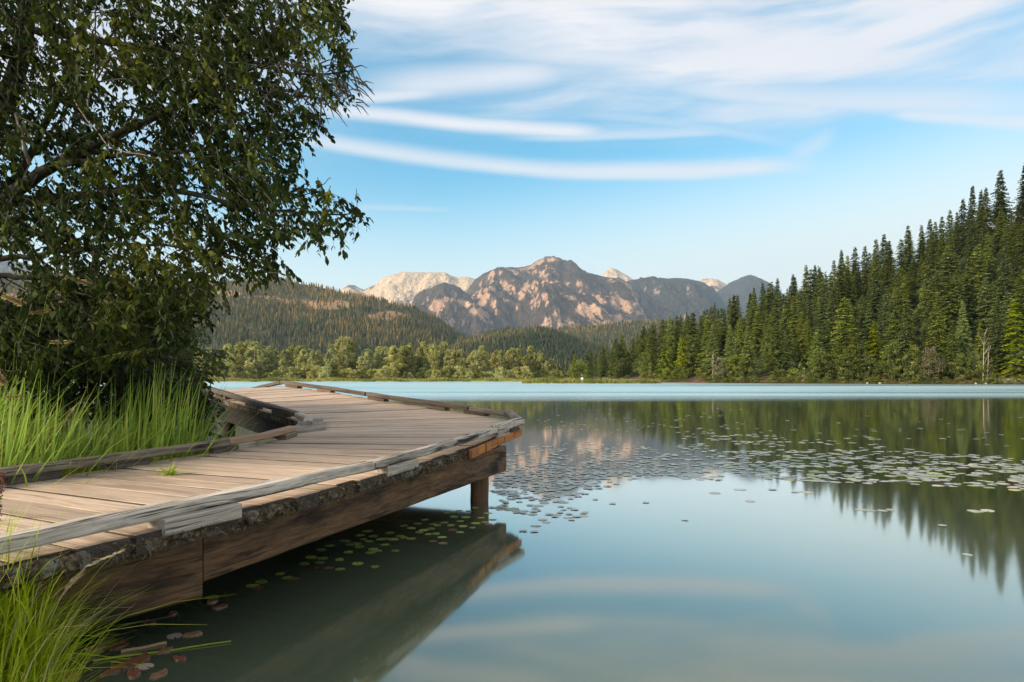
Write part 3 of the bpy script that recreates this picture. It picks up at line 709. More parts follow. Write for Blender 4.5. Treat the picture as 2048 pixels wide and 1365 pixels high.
for kind, u, v, h, wd_ in sorted(SHR, key=lambda q: q[1]):
    y = float(shoreR(u))+float(depR(u))*v; nm, lb, ct = SW[kind]
    lowb = kind == 'greenbush' and h < 2
    key = (kind, lowb); cn[key] = cn.get(key,0)+1
    if lowb: lb = 'low green bush hugging the right waterline'
    plant_tree(kind, nm, ((u-1024)/F*y, y, hillR(u,y)-.1), h, f"{lb}, {ordinal(cn[key])} from the left", ct, 'waterline shrubs and trees on the right', wd_)
for u, h, sd, lb in [(1966,12.0,3,'tall bare pinkish white tree at the right waterline'),(1974,8.0,5,'small bare leaning tree beside the tall bare one'),(1425,9.5,9,'bare forked trunk before the dark conifers')]:
    y = float(shoreR(u))+float(depR(u))*.02
    o = empty('bare_tree', ((u-1024)/F*y, y, hillR(u,y)), sd); tag(o, lb, 'tree'); link('trunk', bare_mesh(h, sd, M['bark_pale'], 2), o)

# --- far left shore trees
FL = []
tops = tab([(100,690),(380,700),(440,690),(480,682),(510,680),(560,695),(600,690),(640,700),(660,686),(690,668),(720,690),(760,692),(800,690),(840,683),(880,680),(910,690),(940,695),(965,690),(1000,700),(1030,690),(1060,688),(1080,700),(1110,720),(1135,738),(1160,742)])
for u in list(np.linspace(110, 1115, 92)):
    u = float(u)+random.uniform(-5,5); y = float(shoreL(u))+random.uniform(24,50)
    pt = float(tops(u))+random.choice([0,2,6,12,22]); h = max(4, H+(HY-pt)/F*y-.8)
    FL.append(('poplar', u, y, h, random.uniform(.75,1.15)))
for u in list(np.linspace(120, 1125, 84)):
    u = float(u)+random.uniform(-5,5); y = float(shoreL(u))+random.uniform(15,24)
    FL.append((random.choice(['bush','bush','greenbush']), u, y, random.uniform(3.2,6.2), random.uniform(.8,1.15)))
cn = {}
FW = {'poplar':('broadleaf_tree','olive broadleaf tree behind the far left meadow','tree'),'bush':('shrub','olive rounded shrub on the far left shore','shrub'),'greenbush':('shrub','greener rounded shrub on the far left shore','shrub')}
for kind, u, y, h, wd_ in sorted(FL, key=lambda q: q[1]):
    nm, lb, ct = FW[kind]; cn[kind] = cn.get(kind,0)+1
    plant_tree(kind, nm, ((u-1024)/F*y, y, .3), h, f"{lb}, {ordinal(cn[kind])} from the left", ct, 'trees and shrubs of the far left shore', wd_)
for u, pt, sd, lb in [(684,662,21,'bare dead snag among the far left trees'),(694,668,22,'shorter dead snag beside the taller one'),(725,700,23,'thin dead spike right of the twin snags')]:
    y = float(shoreL(u))+30; o = empty('dead_tree', ((u-1024)/F*y, y, .4), sd); tag(o, lb, 'tree'); link('trunk', bare_mesh(H+(HY-pt)/F*y-.5, sd, M['bark_pale'], 1), o)

# --- island with sign, bush and footbridge
def island():
    c = W(1188, 767.6); cx, cy = c[0], c[1]+6; a, b = 19.5, 5.5; n, m = 64, 12
    X = np.zeros((m,n)); Y = X.copy(); Z = X.copy()
    for j in range(m):
        s = 1.02-j/(m-1)
        for i in range(n):
            th = 2*math.pi*i/(n-1); k = 1+.10*mn.noise(Vector((math.cos(th)*2, math.sin(th)*2, 1)))
            if i == n-1: k = 1+.10*mn.noise(Vector((2, 0, 1)))
            X[j,i] = cx+a*s*k*math.cos(th); Y[j,i] = cy+b*s*k*math.sin(th); Z[j,i] = -.3 if j == 0 else .45*min(1,(1-s)*4)+.05
    tag(link('island', grid_mesh('island', X, Y, Z, M['meadow'])), 'low grassy islet in front of the round bush', 'islet', kind='structure')
    r = np.random.default_rng(12); n = 5200
    th = r.uniform(0,6.28,n); s = np.sqrt(r.uniform(0,1,n)); x = cx+a*s*np.cos(th); y = cy+b*s*np.sin(th)
    h_ = r.uniform(.6,1.25,n)*(1+.35*np.sin(x*.9)*np.cos(x*.37))
    o = link('islet_grass', quads_mesh('islet_grass', blades(x, y, np.full(n,.05)+.4*(1-s), h_, .22, .25, r), M['meadowblade'], np.clip(r.normal(.35,.2,n)+.25*np.sin(x*.5),0,1), 3))
    tag(o, 'yellow green grass covering the low islet', 'grass', kind='stuff')
    return cx, cy
ICX, ICY = island()
u, y = 1160, 232
plant_tree('greenbush', 'shrub', ((u-1024)/F*y, y, .1), H+(HY-724)/F*y, 'large round green bush behind the low islet', 'shrub', None, 1.25, 0)
def box(mb, c, s, rz=0., tint=.5):
    x, y_, z = s[0]/2, s[1]/2, s[2]/2; V=[]
    for a in (-x,x):
        for b in (-y_,y_):
            for d_ in (-z,z):
                V.append((c[0]+a*math.cos(rz)-b*math.sin(rz), c[1]+a*math.sin(rz)+b*math.cos(rz), c[2]+d_))
    Fc = [(0,1,3,2),(4,6,7,5),(0,4,5,1),(2,3,7,6),(0,2,6,4),(1,5,7,3)]
    sz = s; UV = [[(0,0),(0,sz[2]),(sz[1],sz[2]),(sz[1],0)]]*2+[[(0,0),(sz[0],0),(sz[0],sz[2]),(0,sz[2])]]*2+[[(0,0),(0,sz[1]),(sz[0],sz[1]),(sz[0],0)]]*2
    mb.add(V, Fc, UV, tint)
M['white'] = material('white_paint', lambda t: pbsdf(t, t.mix(t.mapr(t.noise(t.n('ShaderNodeTexCoord').outputs['Object'], 6, 3), .4, .7), (.8,.8,.78,1), (.66,.65,.6,1)), .5, .4))
M['steel'] = material('galvanised_steel', lambda t: pbsdf(t, t.mix(t.noise(t.n('ShaderNodeTexCoord').outputs['Object'], 9, 3), (.55,.56,.57,1), (.7,.7,.7,1)), .35, .5, Metallic=.7))
M['greywood'] = M['rail_pale']
sg = empty('sign', (*( (1164-1024)/F*185, 185), .4)); tag(sg, 'small blank white sign on a post on the low islet', 'sign')
mb = MB(); box(mb, (0,0,.95), (.62,.05,.52)); mb.build('board', M['white'], sg)
mb = MB(); box(mb, (-.2,.06,.45), (.07,.07,1.1)); box(mb, (.2,.06,.45), (.07,.07,1.1)); mb.build('post', M['bark_pale'], sg)
fb = empty('footbridge', ((1264-1024)/F*212, 212, .45), R(-6), (.78,1,.72)); tag(fb, 'small grey footbridge with slatted railings behind the islet', 'footbridge')
mb = MB(); box(mb, (0,0,.0), (9,1.4,.14)); mb.build('deck', M['rail_pale'], fb)
for sgn in (-1,1):
    mb = MB(); box(mb, (0,sgn*.66,1.0), (9,.08,.09))
    for k in range(19): box(mb, (-4.4+k*.489,sgn*.66,.5), (.08,.07,.93))
    mb.build('railing', M['rail_pale'], fb)
# swimming raft
rf = empty('swimming_raft', (*W(1839,768.4)[:2], 0), R(-2)); tag(rf, 'low pale floating raft with ladder hoops before the right shore', 'raft')
mb = MB(); box(mb, (0,0,.26), (8.2,2.6,.12)); mb.build('deck', M['rail_pale'], rf)
mb = MB(); box(mb, (0,0,.06), (7.7,2.3,.26)); mb.build('float', M['rail_dark'], rf)
for k in range(2):
    mb = MB(); x0 = 1.4+k*.55
    tube(mb, [(x0-.2,-.9,.3),(x0-.2,-.9,.85),(x0-.1,-.9,1.02),(x0+.1,-.9,1.02),(x0+.2,-.9,.85),(x0+.2,-.9,.3)], [.04]*6, 6); mb.build('ladder_hoop', M['steel'], rf, True)
# retaining wall of rubble at the right end of the shore
rw = MB(); rd = random.Random(4)
y = 165.0
for row in range(3):
    x = (1978-1024)/F*y+rd.uniform(0,.5)
    while x < (2075-1024)/F*y:
        w = rd.uniform(.5,1.1); hh_ = rd.uniform(.38,.5)
        V=[]; cx, cz = x+w/2, .28+row*.42; 
        for k in range(8):
            a = 6.283*k/8; V.append((cx+w*.5*math.cos(a)*rd.uniform(.85,1.0), y-.25-rd.uniform(0,.1)+row*.12, cz+hh_*.52*math.sin(a)*rd.uniform(.85,1.05)))
        for k in range(8): V.append((V[k][0], y+.5, V[k][2]))
        V.append((cx, y-.42+row*.12, cz))
        rw.add(V, [(k,(k+1)%8,16) for k in range(8)]+[(k,k+8,(k+1)%8+8,(k+1)%8) for k in range(8)], None, rd.random())
        x += w*.95
def stonefn(t):
    tint = attr(t,'tint').outputs['Fac']; g = t.n('ShaderNodeTexCoord').outputs['Object']
    c = t.ramp(tint, [(0,(.20,.18,.15)),(.5,(.33,.29,.25)),(1,(.46,.40,.35))])
    return pbsdf(t, t.mix(t.mapr(t.noise(g,5,4),.4,.7,0,.5), c, (.12,.10,.07,1)), .9, .2, t.noise(g,12,4), .6, .05)
M['stone'] = material('rubble_stone', stonefn)
tag(rw.build('stone_wall', M['stone']), 'low grey rubble retaining wall at the foot of the right slope', 'wall')
for u, s, lb in [(1952,.34,'small pale boulder at the waterline below the bare tree'),(1972,.3,'pale boulder just right of the bare tree foot'),(1760,.4,'pale boulder at the waterline left of the raft'),(1735,.34,'pale boulder under the bushes, farther left of the raft')]:
    mb = MB(); y = float(shoreR(u))+.4; c = np.array([(u-1024)/F*y, y, .15]); V=[]; n_=9
    for i in range(6):
        for k in range(n_):
            ph = -.5+math.pi*(i/5)*.62; V.append(c+s*np.array([math.cos(ph)*math.cos(6.283*k/n_)*rd.uniform(.85,1.1), math.cos(ph)*math.sin(6.283*k/n_)*rd.uniform(.85,1.1), math.sin(ph)*.8]))
    mb.add(V, [(i*n_+k, i*n_+(k+1)%n_, (i+1)*n_+(k+1)%n_, (i+1)*n_+k) for i in range(5) for k in range(n_)]+[tuple(5*n_+k for k in range(n_))], None, .35)
    tag(mb.build('boulder', M['stone'], None, True), lb, 'boulder', 'pale boulders at the right waterline')

# ================================================================== FOREGROUND
# ------------------------------------------------------------------ boardwalk
PAIR = [((-4.25,2.8,.745),(-2.42,1.9,.745)),((-3.93,3.8,.745),(-2.04,2.75,.745)),((-3.52,4.99,.745),(-1.50,4.0,.745)),((-3.2,6.2,.745),(-1.08,5.3,.745)),
        ((-2.97,7.1,.745),(-.75,6.3,.745)),((-2.83,7.8,.745),(-.46,7.42,.75)),((-2.80,8.7,.76),(-.20,8.6,.77)),((-2.78,9.2,.79),(.11,9.45,.82)),
        ((-2.86,9.55,.84),(-.02,10.1,.885)),((-3.15,9.85,.90),(-.62,10.65,.945)),((-4.0,10.65,1.02),(-2.1,12.0,1.07)),((-4.85,11.5,1.15),(-3.5,13.2,1.23)),
        ((-5.67,12.3,1.27),(-4.78,14.3,1.33)),((-6.8,13.4,1.22),(-5.6,15.6,1.24)),((-8.3,15.0,1.05),(-6.95,17.5,1.03))]
PA = np.array(PAIR); TI = np.arange(len(PAIR))
def I(t_): return np.array([np.interp(t_, TI, PA[:,0,k]) for k in range(3)])
def O(t_): return np.array([np.interp(t_, TI, PA[:,1,k]) for k in range(3)])
def proj(p): return 1024+F*p[0]/p[1], HY-(p[2]-H)/p[1]*F
def tpx(E, px, a, b, dz=.06):
    ts = np.linspace(a, b, 400); v = [abs(proj(E(q)+np.array([0,0,dz]))[0]-px) for q in ts]
    return float(ts[int(np.argmin(v))])
BW = empty('boardwalk', (0,0,0)); tag(BW, 'weathered wooden boardwalk with low timber kerbs curving out over the lake', 'boardwalk')
TH = .095
def plank(mb, t0, t1, rd, mi=0, over=.0):
    """one deck board between two stations, with a chamfer and a little warp"""
    dzp = rd.uniform(-.004,.004); e0 = rd.uniform(-.02,.035)+over; tint = rd.random(); nseg = 9; top=[]; edge=[]
    a0, a1, b0, b1 = I(t0), O(t0), I(t1), O(t1)
    d0 = unit(a1-a0); a0 = a0-d0*.03; b0 = b0-d0*.03; a1 = a1+d0*e0; b1 = b1+d0*e0
    L = np.linalg.norm(a1-a0); V=[]; u0 = rd.uniform(0,40); tilt = rd.uniform(-.003,.003)
    wmean = .5*(np.linalg.norm(b0-a0)+np.linalg.norm(b1-a1))
    for s in range(nseg+1):
        q = s/nseg; p = a0+(a1-a0)*q; r_ = b0+(b1-b0)*q; w = r_-p; wl = np.linalg.norm(w); wn_ = w/max(wl,1e-6)
        g = min(.0095, wl*.07); p = p+wn_*g; r_ = r_-wn_*g
        wob = .003*mn.noise(Vector((u0+q*3, 1, 2))); up = np.array([0,0,dzp+wob])
        c = .003
        V += [p-np.array([0,0,TH]), p+up-np.array([0,0,c]), p+wn_*c+up, (p+r_)/2+up+np.array([0,0,.001]), r_-wn_*c+up+np.array([0,0,tilt]), r_+up-np.array([0,0,c]), r_-np.array([0,0,TH])]
    Fc=[]; UV=[]; vv = [0,TH,TH+.01,TH+.01+wmean/2,TH+.01+wmean,TH+.02+wmean,2*TH+.02+wmean,2*TH+.02+2*wmean]
    for s in range(nseg):
        for k in range(7):
            k2 = (k+1)%7
            ua, ub = u0+L*s/nseg, u0+L*(s+1)/nseg
            (top if k in (1,2,3,4) else edge).append(((s*7+k, s*7+k2, (s+1)*7+k2, (s+1)*7+k), [(ua,vv[k]),(ua,vv[k+1]),(ub,vv[k+1]),(ub,vv[k])]))
    mb.add(V, [q[0] for q in top], [q[1] for q in top], tint, 0)
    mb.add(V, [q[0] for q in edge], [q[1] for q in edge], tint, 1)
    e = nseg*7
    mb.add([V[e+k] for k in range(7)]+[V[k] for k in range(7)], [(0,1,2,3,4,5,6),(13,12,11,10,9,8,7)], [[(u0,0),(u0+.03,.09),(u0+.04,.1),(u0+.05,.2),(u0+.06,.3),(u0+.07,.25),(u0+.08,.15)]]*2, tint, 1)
rd = random.Random(11)
deck = MB(); fresh = []
t_ = 0.0
tF0, tF1 = tpx(O, 928, 4, 7), tpx(O, 1034, 5, 7)
while t_ < 13.9:
    # advance until the mean width reaches one board
    wd_ = rd.uniform(.235,.285); t2 = t_
    while t2 < 14 and .5*(np.linalg.norm(I(t2)-I(t_))+np.linalg.norm(O(t2)-O(t_))) < wd_: t2 += .004
    t2 = min(t2, 14)
    if tF0 <= .5*(t_+t2) <= tF1: fresh.append((t_, t2))
    plank(deck, t_, t2, rd)
    t_ = t2
tag(deck.build('decking', [M['deck'], M['deck_edge']], BW), None)
# the newer boards by the outer corner show bright sawn ends beyond the grey deck
for a, b in fresh:
    mb = MB(); pa, pb = O(a), O(b); dd = unit((pa-I(a))*[1,1,0]); w = pb-pa; w1 = unit(w)*.022
    lo, hi = np.array([0,0,-TH-.012]), np.array([0,0,-.012]); k0, k1 = .038, .065+rd.uniform(-.01,.012)
    c = [pa+w1+dd*k0, pb-w1+dd*k0, pb-w1+dd*k1, pa+w1+dd*k1]
    V = [q+lo for q in c]+[q+hi for q in c]
    mb.add(V, [(0,3,2,1),(4,5,6,7),(0,1,5,4),(1,2,6,5),(2,3,7,6),(3,0,4,7)], [[(0,0),(.1,0),(.1,.2),(0,.2)]]*6, rd.random())
    tag(mb.build('plank_end', M['orange'], BW), 'bright orange freshly sawn plank end')

def timber(mb, pts, w, h, tint, seed=0, rough=.004, ch=.012, cap=True):
    """weathered squared timber swept along a path (path = centre of its underside)"""
    pts = [np.asarray(p, float) for p in pts]; m = len(pts); V=[]; U=[0.0]; rr = random.Random(seed)
    cs = [(-.5,0,ch,0),( -.5,0,0,ch),(-.5,1,0,-ch),(-.5,1,ch,0),(0,1,0,.0),(.5,1,-ch,0),(.5,1,0,-ch),(.5,0,0,ch),(.5,0,-ch,0)]
    n = len(cs)
    for i, p in enumerate(pts):
        tt_ = pts[min(i+1,m-1)]-pts[max(i-1,0)]; tt_ = unit(tt_*[1,1,0]); sd = np.array([tt_[1], -tt_[0], 0])
        if i: U.append(U[-1]+np.linalg.norm(pts[i]-pts[i-1]))
        for k, (a, b, da, db) in enumerate(cs):
            nz = rough*(mn.noise(Vector((U[-1]*2.3+seed*7, k*3.7, seed)))+.7*mn.noise(Vector((U[-1]*9+seed, k*5.1, 3))))
            nz2 = rough*mn.noise(Vector((U[-1]*3+seed*5, k*2.9, 8)))
            V.append(p+sd*(a*w+da+nz)+np.array([0,0,b*h+db+nz2]))
    per = [0]
    for k in range(n):
        a, b = cs[k], cs[(k+1)%n]; per.append(per[-1]+math.hypot((b[0]*w+b[2])-(a[0]*w+a[2]), (b[1]*h+b[3])-(a[1]*h+a[3])))
    Fc=[]; UV=[]; u0 = rr.uniform(0,30)
    for i in range(m-1):
        for k in range(n):
            k2 = (k+1)%n
            Fc.append((i*n+k, (i+1)*n+k, (i+1)*n+k2, i*n+k2)); UV.append([(u0+U[i],per[k]),(u0+U[i+1],per[k]),(u0+U[i+1],per[k+1]),(u0+U[i],per[k+1])])
    mb.add(V, Fc, UV, tint)
    if cap:
        for b0, order in ((0, range(n)), ((m-1)*n, range(n-1,-1,-1))):
            mb.add([V[b0+k] for k in order], [tuple(range(n))], [[(u0+.1*k, .03*k*k) for k in range(n)]], tint)
def rail(E, Oth, t0, t1, mat, seed, inset=.03, zo=.048, w=.115, h=.068, name='rail', sub=.10, label=None, straight=False):
    L = sum(np.linalg.norm(E(a)-E(b)) for a, b in zip(np.linspace(t0,t1,50)[:-1], np.linspace(t0,t1,50)[1:]))
    n = max(3, int(L/sub)); pts=[]
    for q in np.linspace(t0, t1, n+1):
        p = E(q)*(1-.75)+(E(t0)+(E(t1)-E(t0))*(q-t0)/(t1-t0))*.75 if straight else E(q)
        d_ = unit((Oth(q)-p)*[1,1,0]); pts.append(p+d_*inset+np.array([0,0,zo+.006*mn.noise(Vector((q*1.4, seed, 1)))]))
    mb = MB(); timber(mb, pts, w, h, (seed*.37)%1, seed)
    o = mb.build(name, M[mat], BW)
    if label: o['label'] = label
    return o
eps = .012
tA, tB = tpx(O, 737, 2, 5), tpx(O, 987, 4, 7)
for a, b, m_, s, lb in [(0, tA, 'rail_grey', 1, 'long silver grey kerb timber with black cracks'),(tA+eps, tB, 'rail_grey', 2, 'silver grey kerb timber nearer the corner'),(tB+eps, 7.0, 'rail_grey', 3, 'short grey kerb timber at the outer corner'),
                    (7.02, 8.0, 'rail_mid', 4, None),(8.02, tpx(O, 948, 8, 10), 'rail_mid', 5, None),(tpx(O, 944, 8, 10), tpx(O, 741, 9, 12), 'rail_dark', 6, None),(tpx(O, 738, 9, 12), 12.0, 'rail_dark', 7, None),(12.02, 14, 'rail_dark', 8, None)]:
    rail(O, I, a, b, m_, s, label=lb, inset=.0 if b <= 7 else .04, straight=s in (1,2,3,6,7), w=.135 if s in (3,4) else .115, h=.09 if s in (3,4) else .068)
t1_, t2_, t3_ = tpx(I, 446, 2, 6), tpx(I, 453, 2, 6), tpx(I, 588, 4, 7.4)
rail(I, O, 0, t1_, 'rail_mid', 11, inset=.02, zo=.055, label='greyish brown kerb timber along the grass')
rail(I, O, t2_, t3_, 'rail_brown', 12, inset=-.02, zo=.055, label='newer reddish brown kerb timber by the inner corner', h=.07)
rail(I, O, 7.15, 8.75, 'rail_pale', 13, inset=.02, zo=.05, h=.07, w=.13, label='short pale kerb block at the inner corner')
rail(I, O, 8.78, 13.0, 'rail_dark', 14, inset=.0, zo=.06, label='dark kerb timber climbing along the inner edge')
def block(E, Oth, px, a, b, L, mat, seed, inset, drop=.0, hz=.05, w=.12):
    tc = tpx(E, px, a, b); p = E(tc); q = E(tc+.03); tg_ = unit((q-E(tc-.03))); d_ = unit((Oth(tc)-p)*[1,1,0])
    pts = [p+d_*inset+tg_*s+np.array([0,0,-drop]) for s in np.linspace(-L/2, L/2, 4)]
    mb = MB(); timber(mb, pts, w, hz+drop, (seed*.61)%1, seed, .002, .006); mb.build('rail_block', M[mat], BW)
for px, a, b, L, m_, s in [(398,0,3,.50,'rail_pale',31),(797,3,5.5,.55,'rail_pale',32),(1001,5,7,.42,'rail_pale',33)]:
    block(O, I, px, a, b, L, m_, s, .012, .032, .052, .125)
for px, a, b in [(958,8,10.5),(880,8,11),(760,9,12),(655,10,12),(590,11,12.2)]: block(O, I, px, a, b, .46, 'rail_dark', 40+int(px)%9, .04, 0, .052, .11)
for px, a, b, m_ in [(440,2,6,'rail_dark'),(478,3,6,'rail_pale'),(572,4,7.3,'rail_mid'),(560,8.8,11,'rail_dark'),(505,9,12,'rail_dark'),(445,9,12.5,'rail_dark'),(250,0,4,'rail_dark'),(60,0,4,'rail_dark')]:
    block(I, O, px, a, b, .40, m_, 50+int(px)%9, .02, 0, .058, .11)
for q in (6.75, 7.35):
    p = O(q); d_ = unit((I(q)-p)*[1,1,0]); tg_ = unit(O(q+.2)-O(q-.2)); mb = MB()
    timber(mb, [p+d_*.05+tg_*k_+np.array([0,0,-.085]) for k_ in (-.14,0,.14)], .12, .132, q % 1, int(q*9), .004, .008); mb.build('rail_block', M['rail_dark'], BW)
nl = MB(); rn = random.Random(3); q = 0.0
while q < 12:
    for E_, Q_ in ((I, O), (O, I)):
        for k_ in (0, .12):
            p = E_(q+k_); p = p+unit(Q_(q+k_)-p)*rn.uniform(.24,.30); nl.add([p+np.array([.0065*math.cos(a_), .0065*math.sin(a_), .0075]) for a_ in np.linspace(0,5.24,6)], [(0,1,2,3,4,5)], None, rn.random())
    q += .24
nails = nl.build('nail_heads', M['deck_edge'], BW); nails['kind'] = 'stuff'
# pale four-sided filler board at the inner corner
cb = [(-2.86,8.82,.768),(-2.52,9.25,.802),(-2.72,9.78,.895),(-3.02,9.80,.90)]
mb = MB(); mb.add([(x,y_,z+.004) for x,y_,z in cb]+[(x,y_,z+.034) for x,y_,z in cb], [(4,5,6,7),(0,1,5,4),(1,2,6,5),(2,3,7,6),(3,0,4,7)], [[(0,0),(.5,0),(.5,.3),(0,.3)]]+[[(0,0),(.4,0),(.4,.03),(0,.03)]]*4, .3)
tag(mb.build('corner_board', M['rail_pale'], BW), 'pale four sided filler board at the inner corner')
# beams
def beam(name, pts, z0, z1, w, mat, seed, label=None, sub=.15):
    P_=[]
    for (a, b) in zip(pts[:-1], pts[1:]):
        a, b = np.array(a, float), np.array(b, float); n = max(2, int(np.linalg.norm(b-a)/sub))
        P_ += [a+(b-a)*k/n for k in range(n)]
    P_.append(np.array(pts[-1], float)); mb = MB()
    timber(mb, [np.array([p[0],p[1],(p[2] if len(p) > 2 else 0)+z0]) for p in P_], w, z1-z0, (seed*.29)%1, seed, .005, .012)
    o = mb.build(name, M[mat], BW)
    if label: o['label'] = label
    return o
fx = np.array([.94,-.342])*.07
beam('beam', [(-1.762-fx[0],3.90-fx[1]),(-.07-fx[0],8.6-fx[1])], .33, .648, .14, 'beam', 3, 'long dark stained side beam running to the outer corner')
beam('beam', [(-2.66+.01,2.62),(-2.18-fx[0]*.75,3.28-fx[1]*.75),(-1.768-fx[0]*.75,3.893-fx[1]*.75)], .255, .648, .15, 'beam', 8, 'deeper brown side beam with a long horizontal crack')
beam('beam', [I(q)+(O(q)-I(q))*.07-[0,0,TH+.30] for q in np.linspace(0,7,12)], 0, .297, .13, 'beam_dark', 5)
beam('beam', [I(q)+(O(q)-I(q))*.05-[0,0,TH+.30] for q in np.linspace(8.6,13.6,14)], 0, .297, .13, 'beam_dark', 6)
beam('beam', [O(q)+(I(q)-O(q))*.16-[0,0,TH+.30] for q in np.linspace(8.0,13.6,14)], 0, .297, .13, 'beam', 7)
beam('beam', [(-.2,8.62,.0),(-2.75,9.15,.0)], .36, .648, .13, 'beam', 9)
def post(x, y, r0, z1):
    mb = MB(); n=8
    tube(mb, [(x+.004*math.sin(k*2), y, -1.2+(z1+1.2)*k/n) for k in range(n+1)], [r0*(1+.02*math.sin(k*1.7)) for k in range(n+1)], 14, random.random(), 1.2, .015)
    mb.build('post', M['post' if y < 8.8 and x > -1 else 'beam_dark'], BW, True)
for x, y, r0, z1 in [(-.40,8.36,.113,.335),(-2.95,7.3,.11,.36),(-2.88,9.35,.11,.46),(-4.8,11.55,.11,.76),(-3.55,12.75,.11,.78),(-1.95,10.9,.11,.62)]: post(x, y, r0, z1)

# moss and debris caught along the board ends
def moss(E, Oth, t0, t1, seed, n, out=.03, name='moss'):
    r = random.Random(seed); mb = MB(); ts = np.linspace(t0, t1, int((t1-t0)*90)); rows=[]
    for k, q in enumerate(ts):
        p = E(q); d_ = unit((p-Oth(q))*[1,1,0]); row=[]
        gap = max(0, mn.noise(Vector((q*4.1, 3, seed+1)))-.02)*.22
        for (o_, z) in ((-.02-gap,-.012),(.010-gap,-.020),(.020-gap,-.045),(.012-gap,-.080),(-.02-gap,-.104)):
            nz = mn.noise(Vector((q*26, z*50, seed)))*.020+mn.noise(Vector((q*8, z*20, seed+3)))*.016
            row.append(p+d_*(o_+out+nz)+np.array([0,0,z+.012*mn.noise(Vector((q*18, z*30, 7)))]))
        rows.append(row)
    V = [v for row in rows for v in row]; m = 5
    mb.add(V, [(i*m+k, (i+1)*m+k, (i+1)*m+k+1, i*m+k+1) for i in range(len(rows)-1) for k in range(m-1)], None, .5, 0)
    for k in range(n):
        q = r.uniform(t0, t1)
        dens = mn.noise(Vector((q*5, 2, seed)))
        if dens < -.25: continue
        p = E(q); d_ = unit((p-Oth(q))*[1,1,0]); tg_ = unit((E(q+.03)-E(q-.03)))
        b = p+d_*(out+r.uniform(-.01,.035))+np.array([0,0,r.uniform(-.095,-.008)]); L = r.uniform(.008,.036); w = r.uniform(.0008,.0026)
        dr = unit(tg_*r.uniform(-1,1)+d_*r.uniform(0,.9)+np.array([0,0,r.uniform(-.8,.6)])); sd = unit(np.cross(dr, d_)+1e-3)
        c = b+dr*L*.55+d_*.006; e = b+dr*L+np.array([0,0,-.02*r.random()])
        mb.add([b-sd*w, b+sd*w, c+sd*w*.8, e, c-sd*w*.8], [(0,1,2,3,4)], None, min(1,max(0,r.gauss(.45,.28))), 1)
    o = mb.build(name, [M['mossbed'], M['moss']], BW); o['kind'] = 'stuff'; return o
moss(O, I, .2, tF0-.02, 2, 2600, .018)
moss(I, O, 8.9, 13, 5, 1500, .02)
moss(I, O, 0.0, 5.2, 9, 1500, .01)

# ------------------------------------------------------------------ bank (ground on the left)
xsf = tab([(-8,-.2),(0,-1.0),(2,-1.55),(2.6,-1.9),(3.1,-2.55),(3.6,-3.35),(4.2,-3.75),(5,-3.62),(6,-3.38),(7,-3.2),(7.6,-3.35),(8.4,-3.9),(9.5,-4.7),(11,-5.9),(14,-8.4),(20,-14),(30,-26)])
def bankz(x, y):
    d_ = float(xsf(y))+.14*mn.noise(Vector((y*1.7, 3, 1)))-x
    return (-.5 if d_ < -.6 else -.04+.8*d_*.6) if d_ < 0 else .34*(1-math.exp(-d_*2.2))+.05*mn.noise(Vector((x*1.5,y*1.5,2)))+.02*max(0,d_-2)
xs_ = np.linspace(-26, -.2, 130); ys_ = np.linspace(-8, 30, 150)
X, Y = np.meshgrid(xs_, ys_); Z = np.array([[bankz(a, b) for a in xs_] for b in ys_])
tag(link('bank', grid_mesh('bank', X, Y, Z, M['soil'])), 'low dark grassy bank left of the boardwalk', 'bank', kind='structure')

# ------------------------------------------------------------------ leaves
def inpoly(px, py, poly):
    c = np.zeros(len(px), bool); n = len(poly); j = n-1
    for i in range(n):
        xi, yi = poly[i]; xj, yj = poly[j]
        c ^= ((yi > py) != (yj > py)) & (px < (xj-xi)*(py-yi)/(yj-yi+1e-9)+xi); j = i
    return c
LEAF = np.array([(0,0),(.28,.42),(.62,.40),(1,0),(.62,-.40),(.28,-.42)])
def leaf_verts(b, d_, nrm, L, w):
    """six-sided leaves: base b, direction d_, all arrays"""
    d_ = d_/np.linalg.norm(d_,axis=1)[:,None]; s = np.cross(nrm, d_); s /= np.linalg.norm(s,axis=1)[:,None]+1e-9; up = np.cross(d_, s)
    out_=[]
    for a, c in LEAF:
        out_.append(b+d_*(a*L)[:,None]+s*(c*w)[:,None]+up*((abs(c)*.35*w)-(a*a*.12*L))[:,None])
    return np.stack(out_, 1).reshape(-1,3)
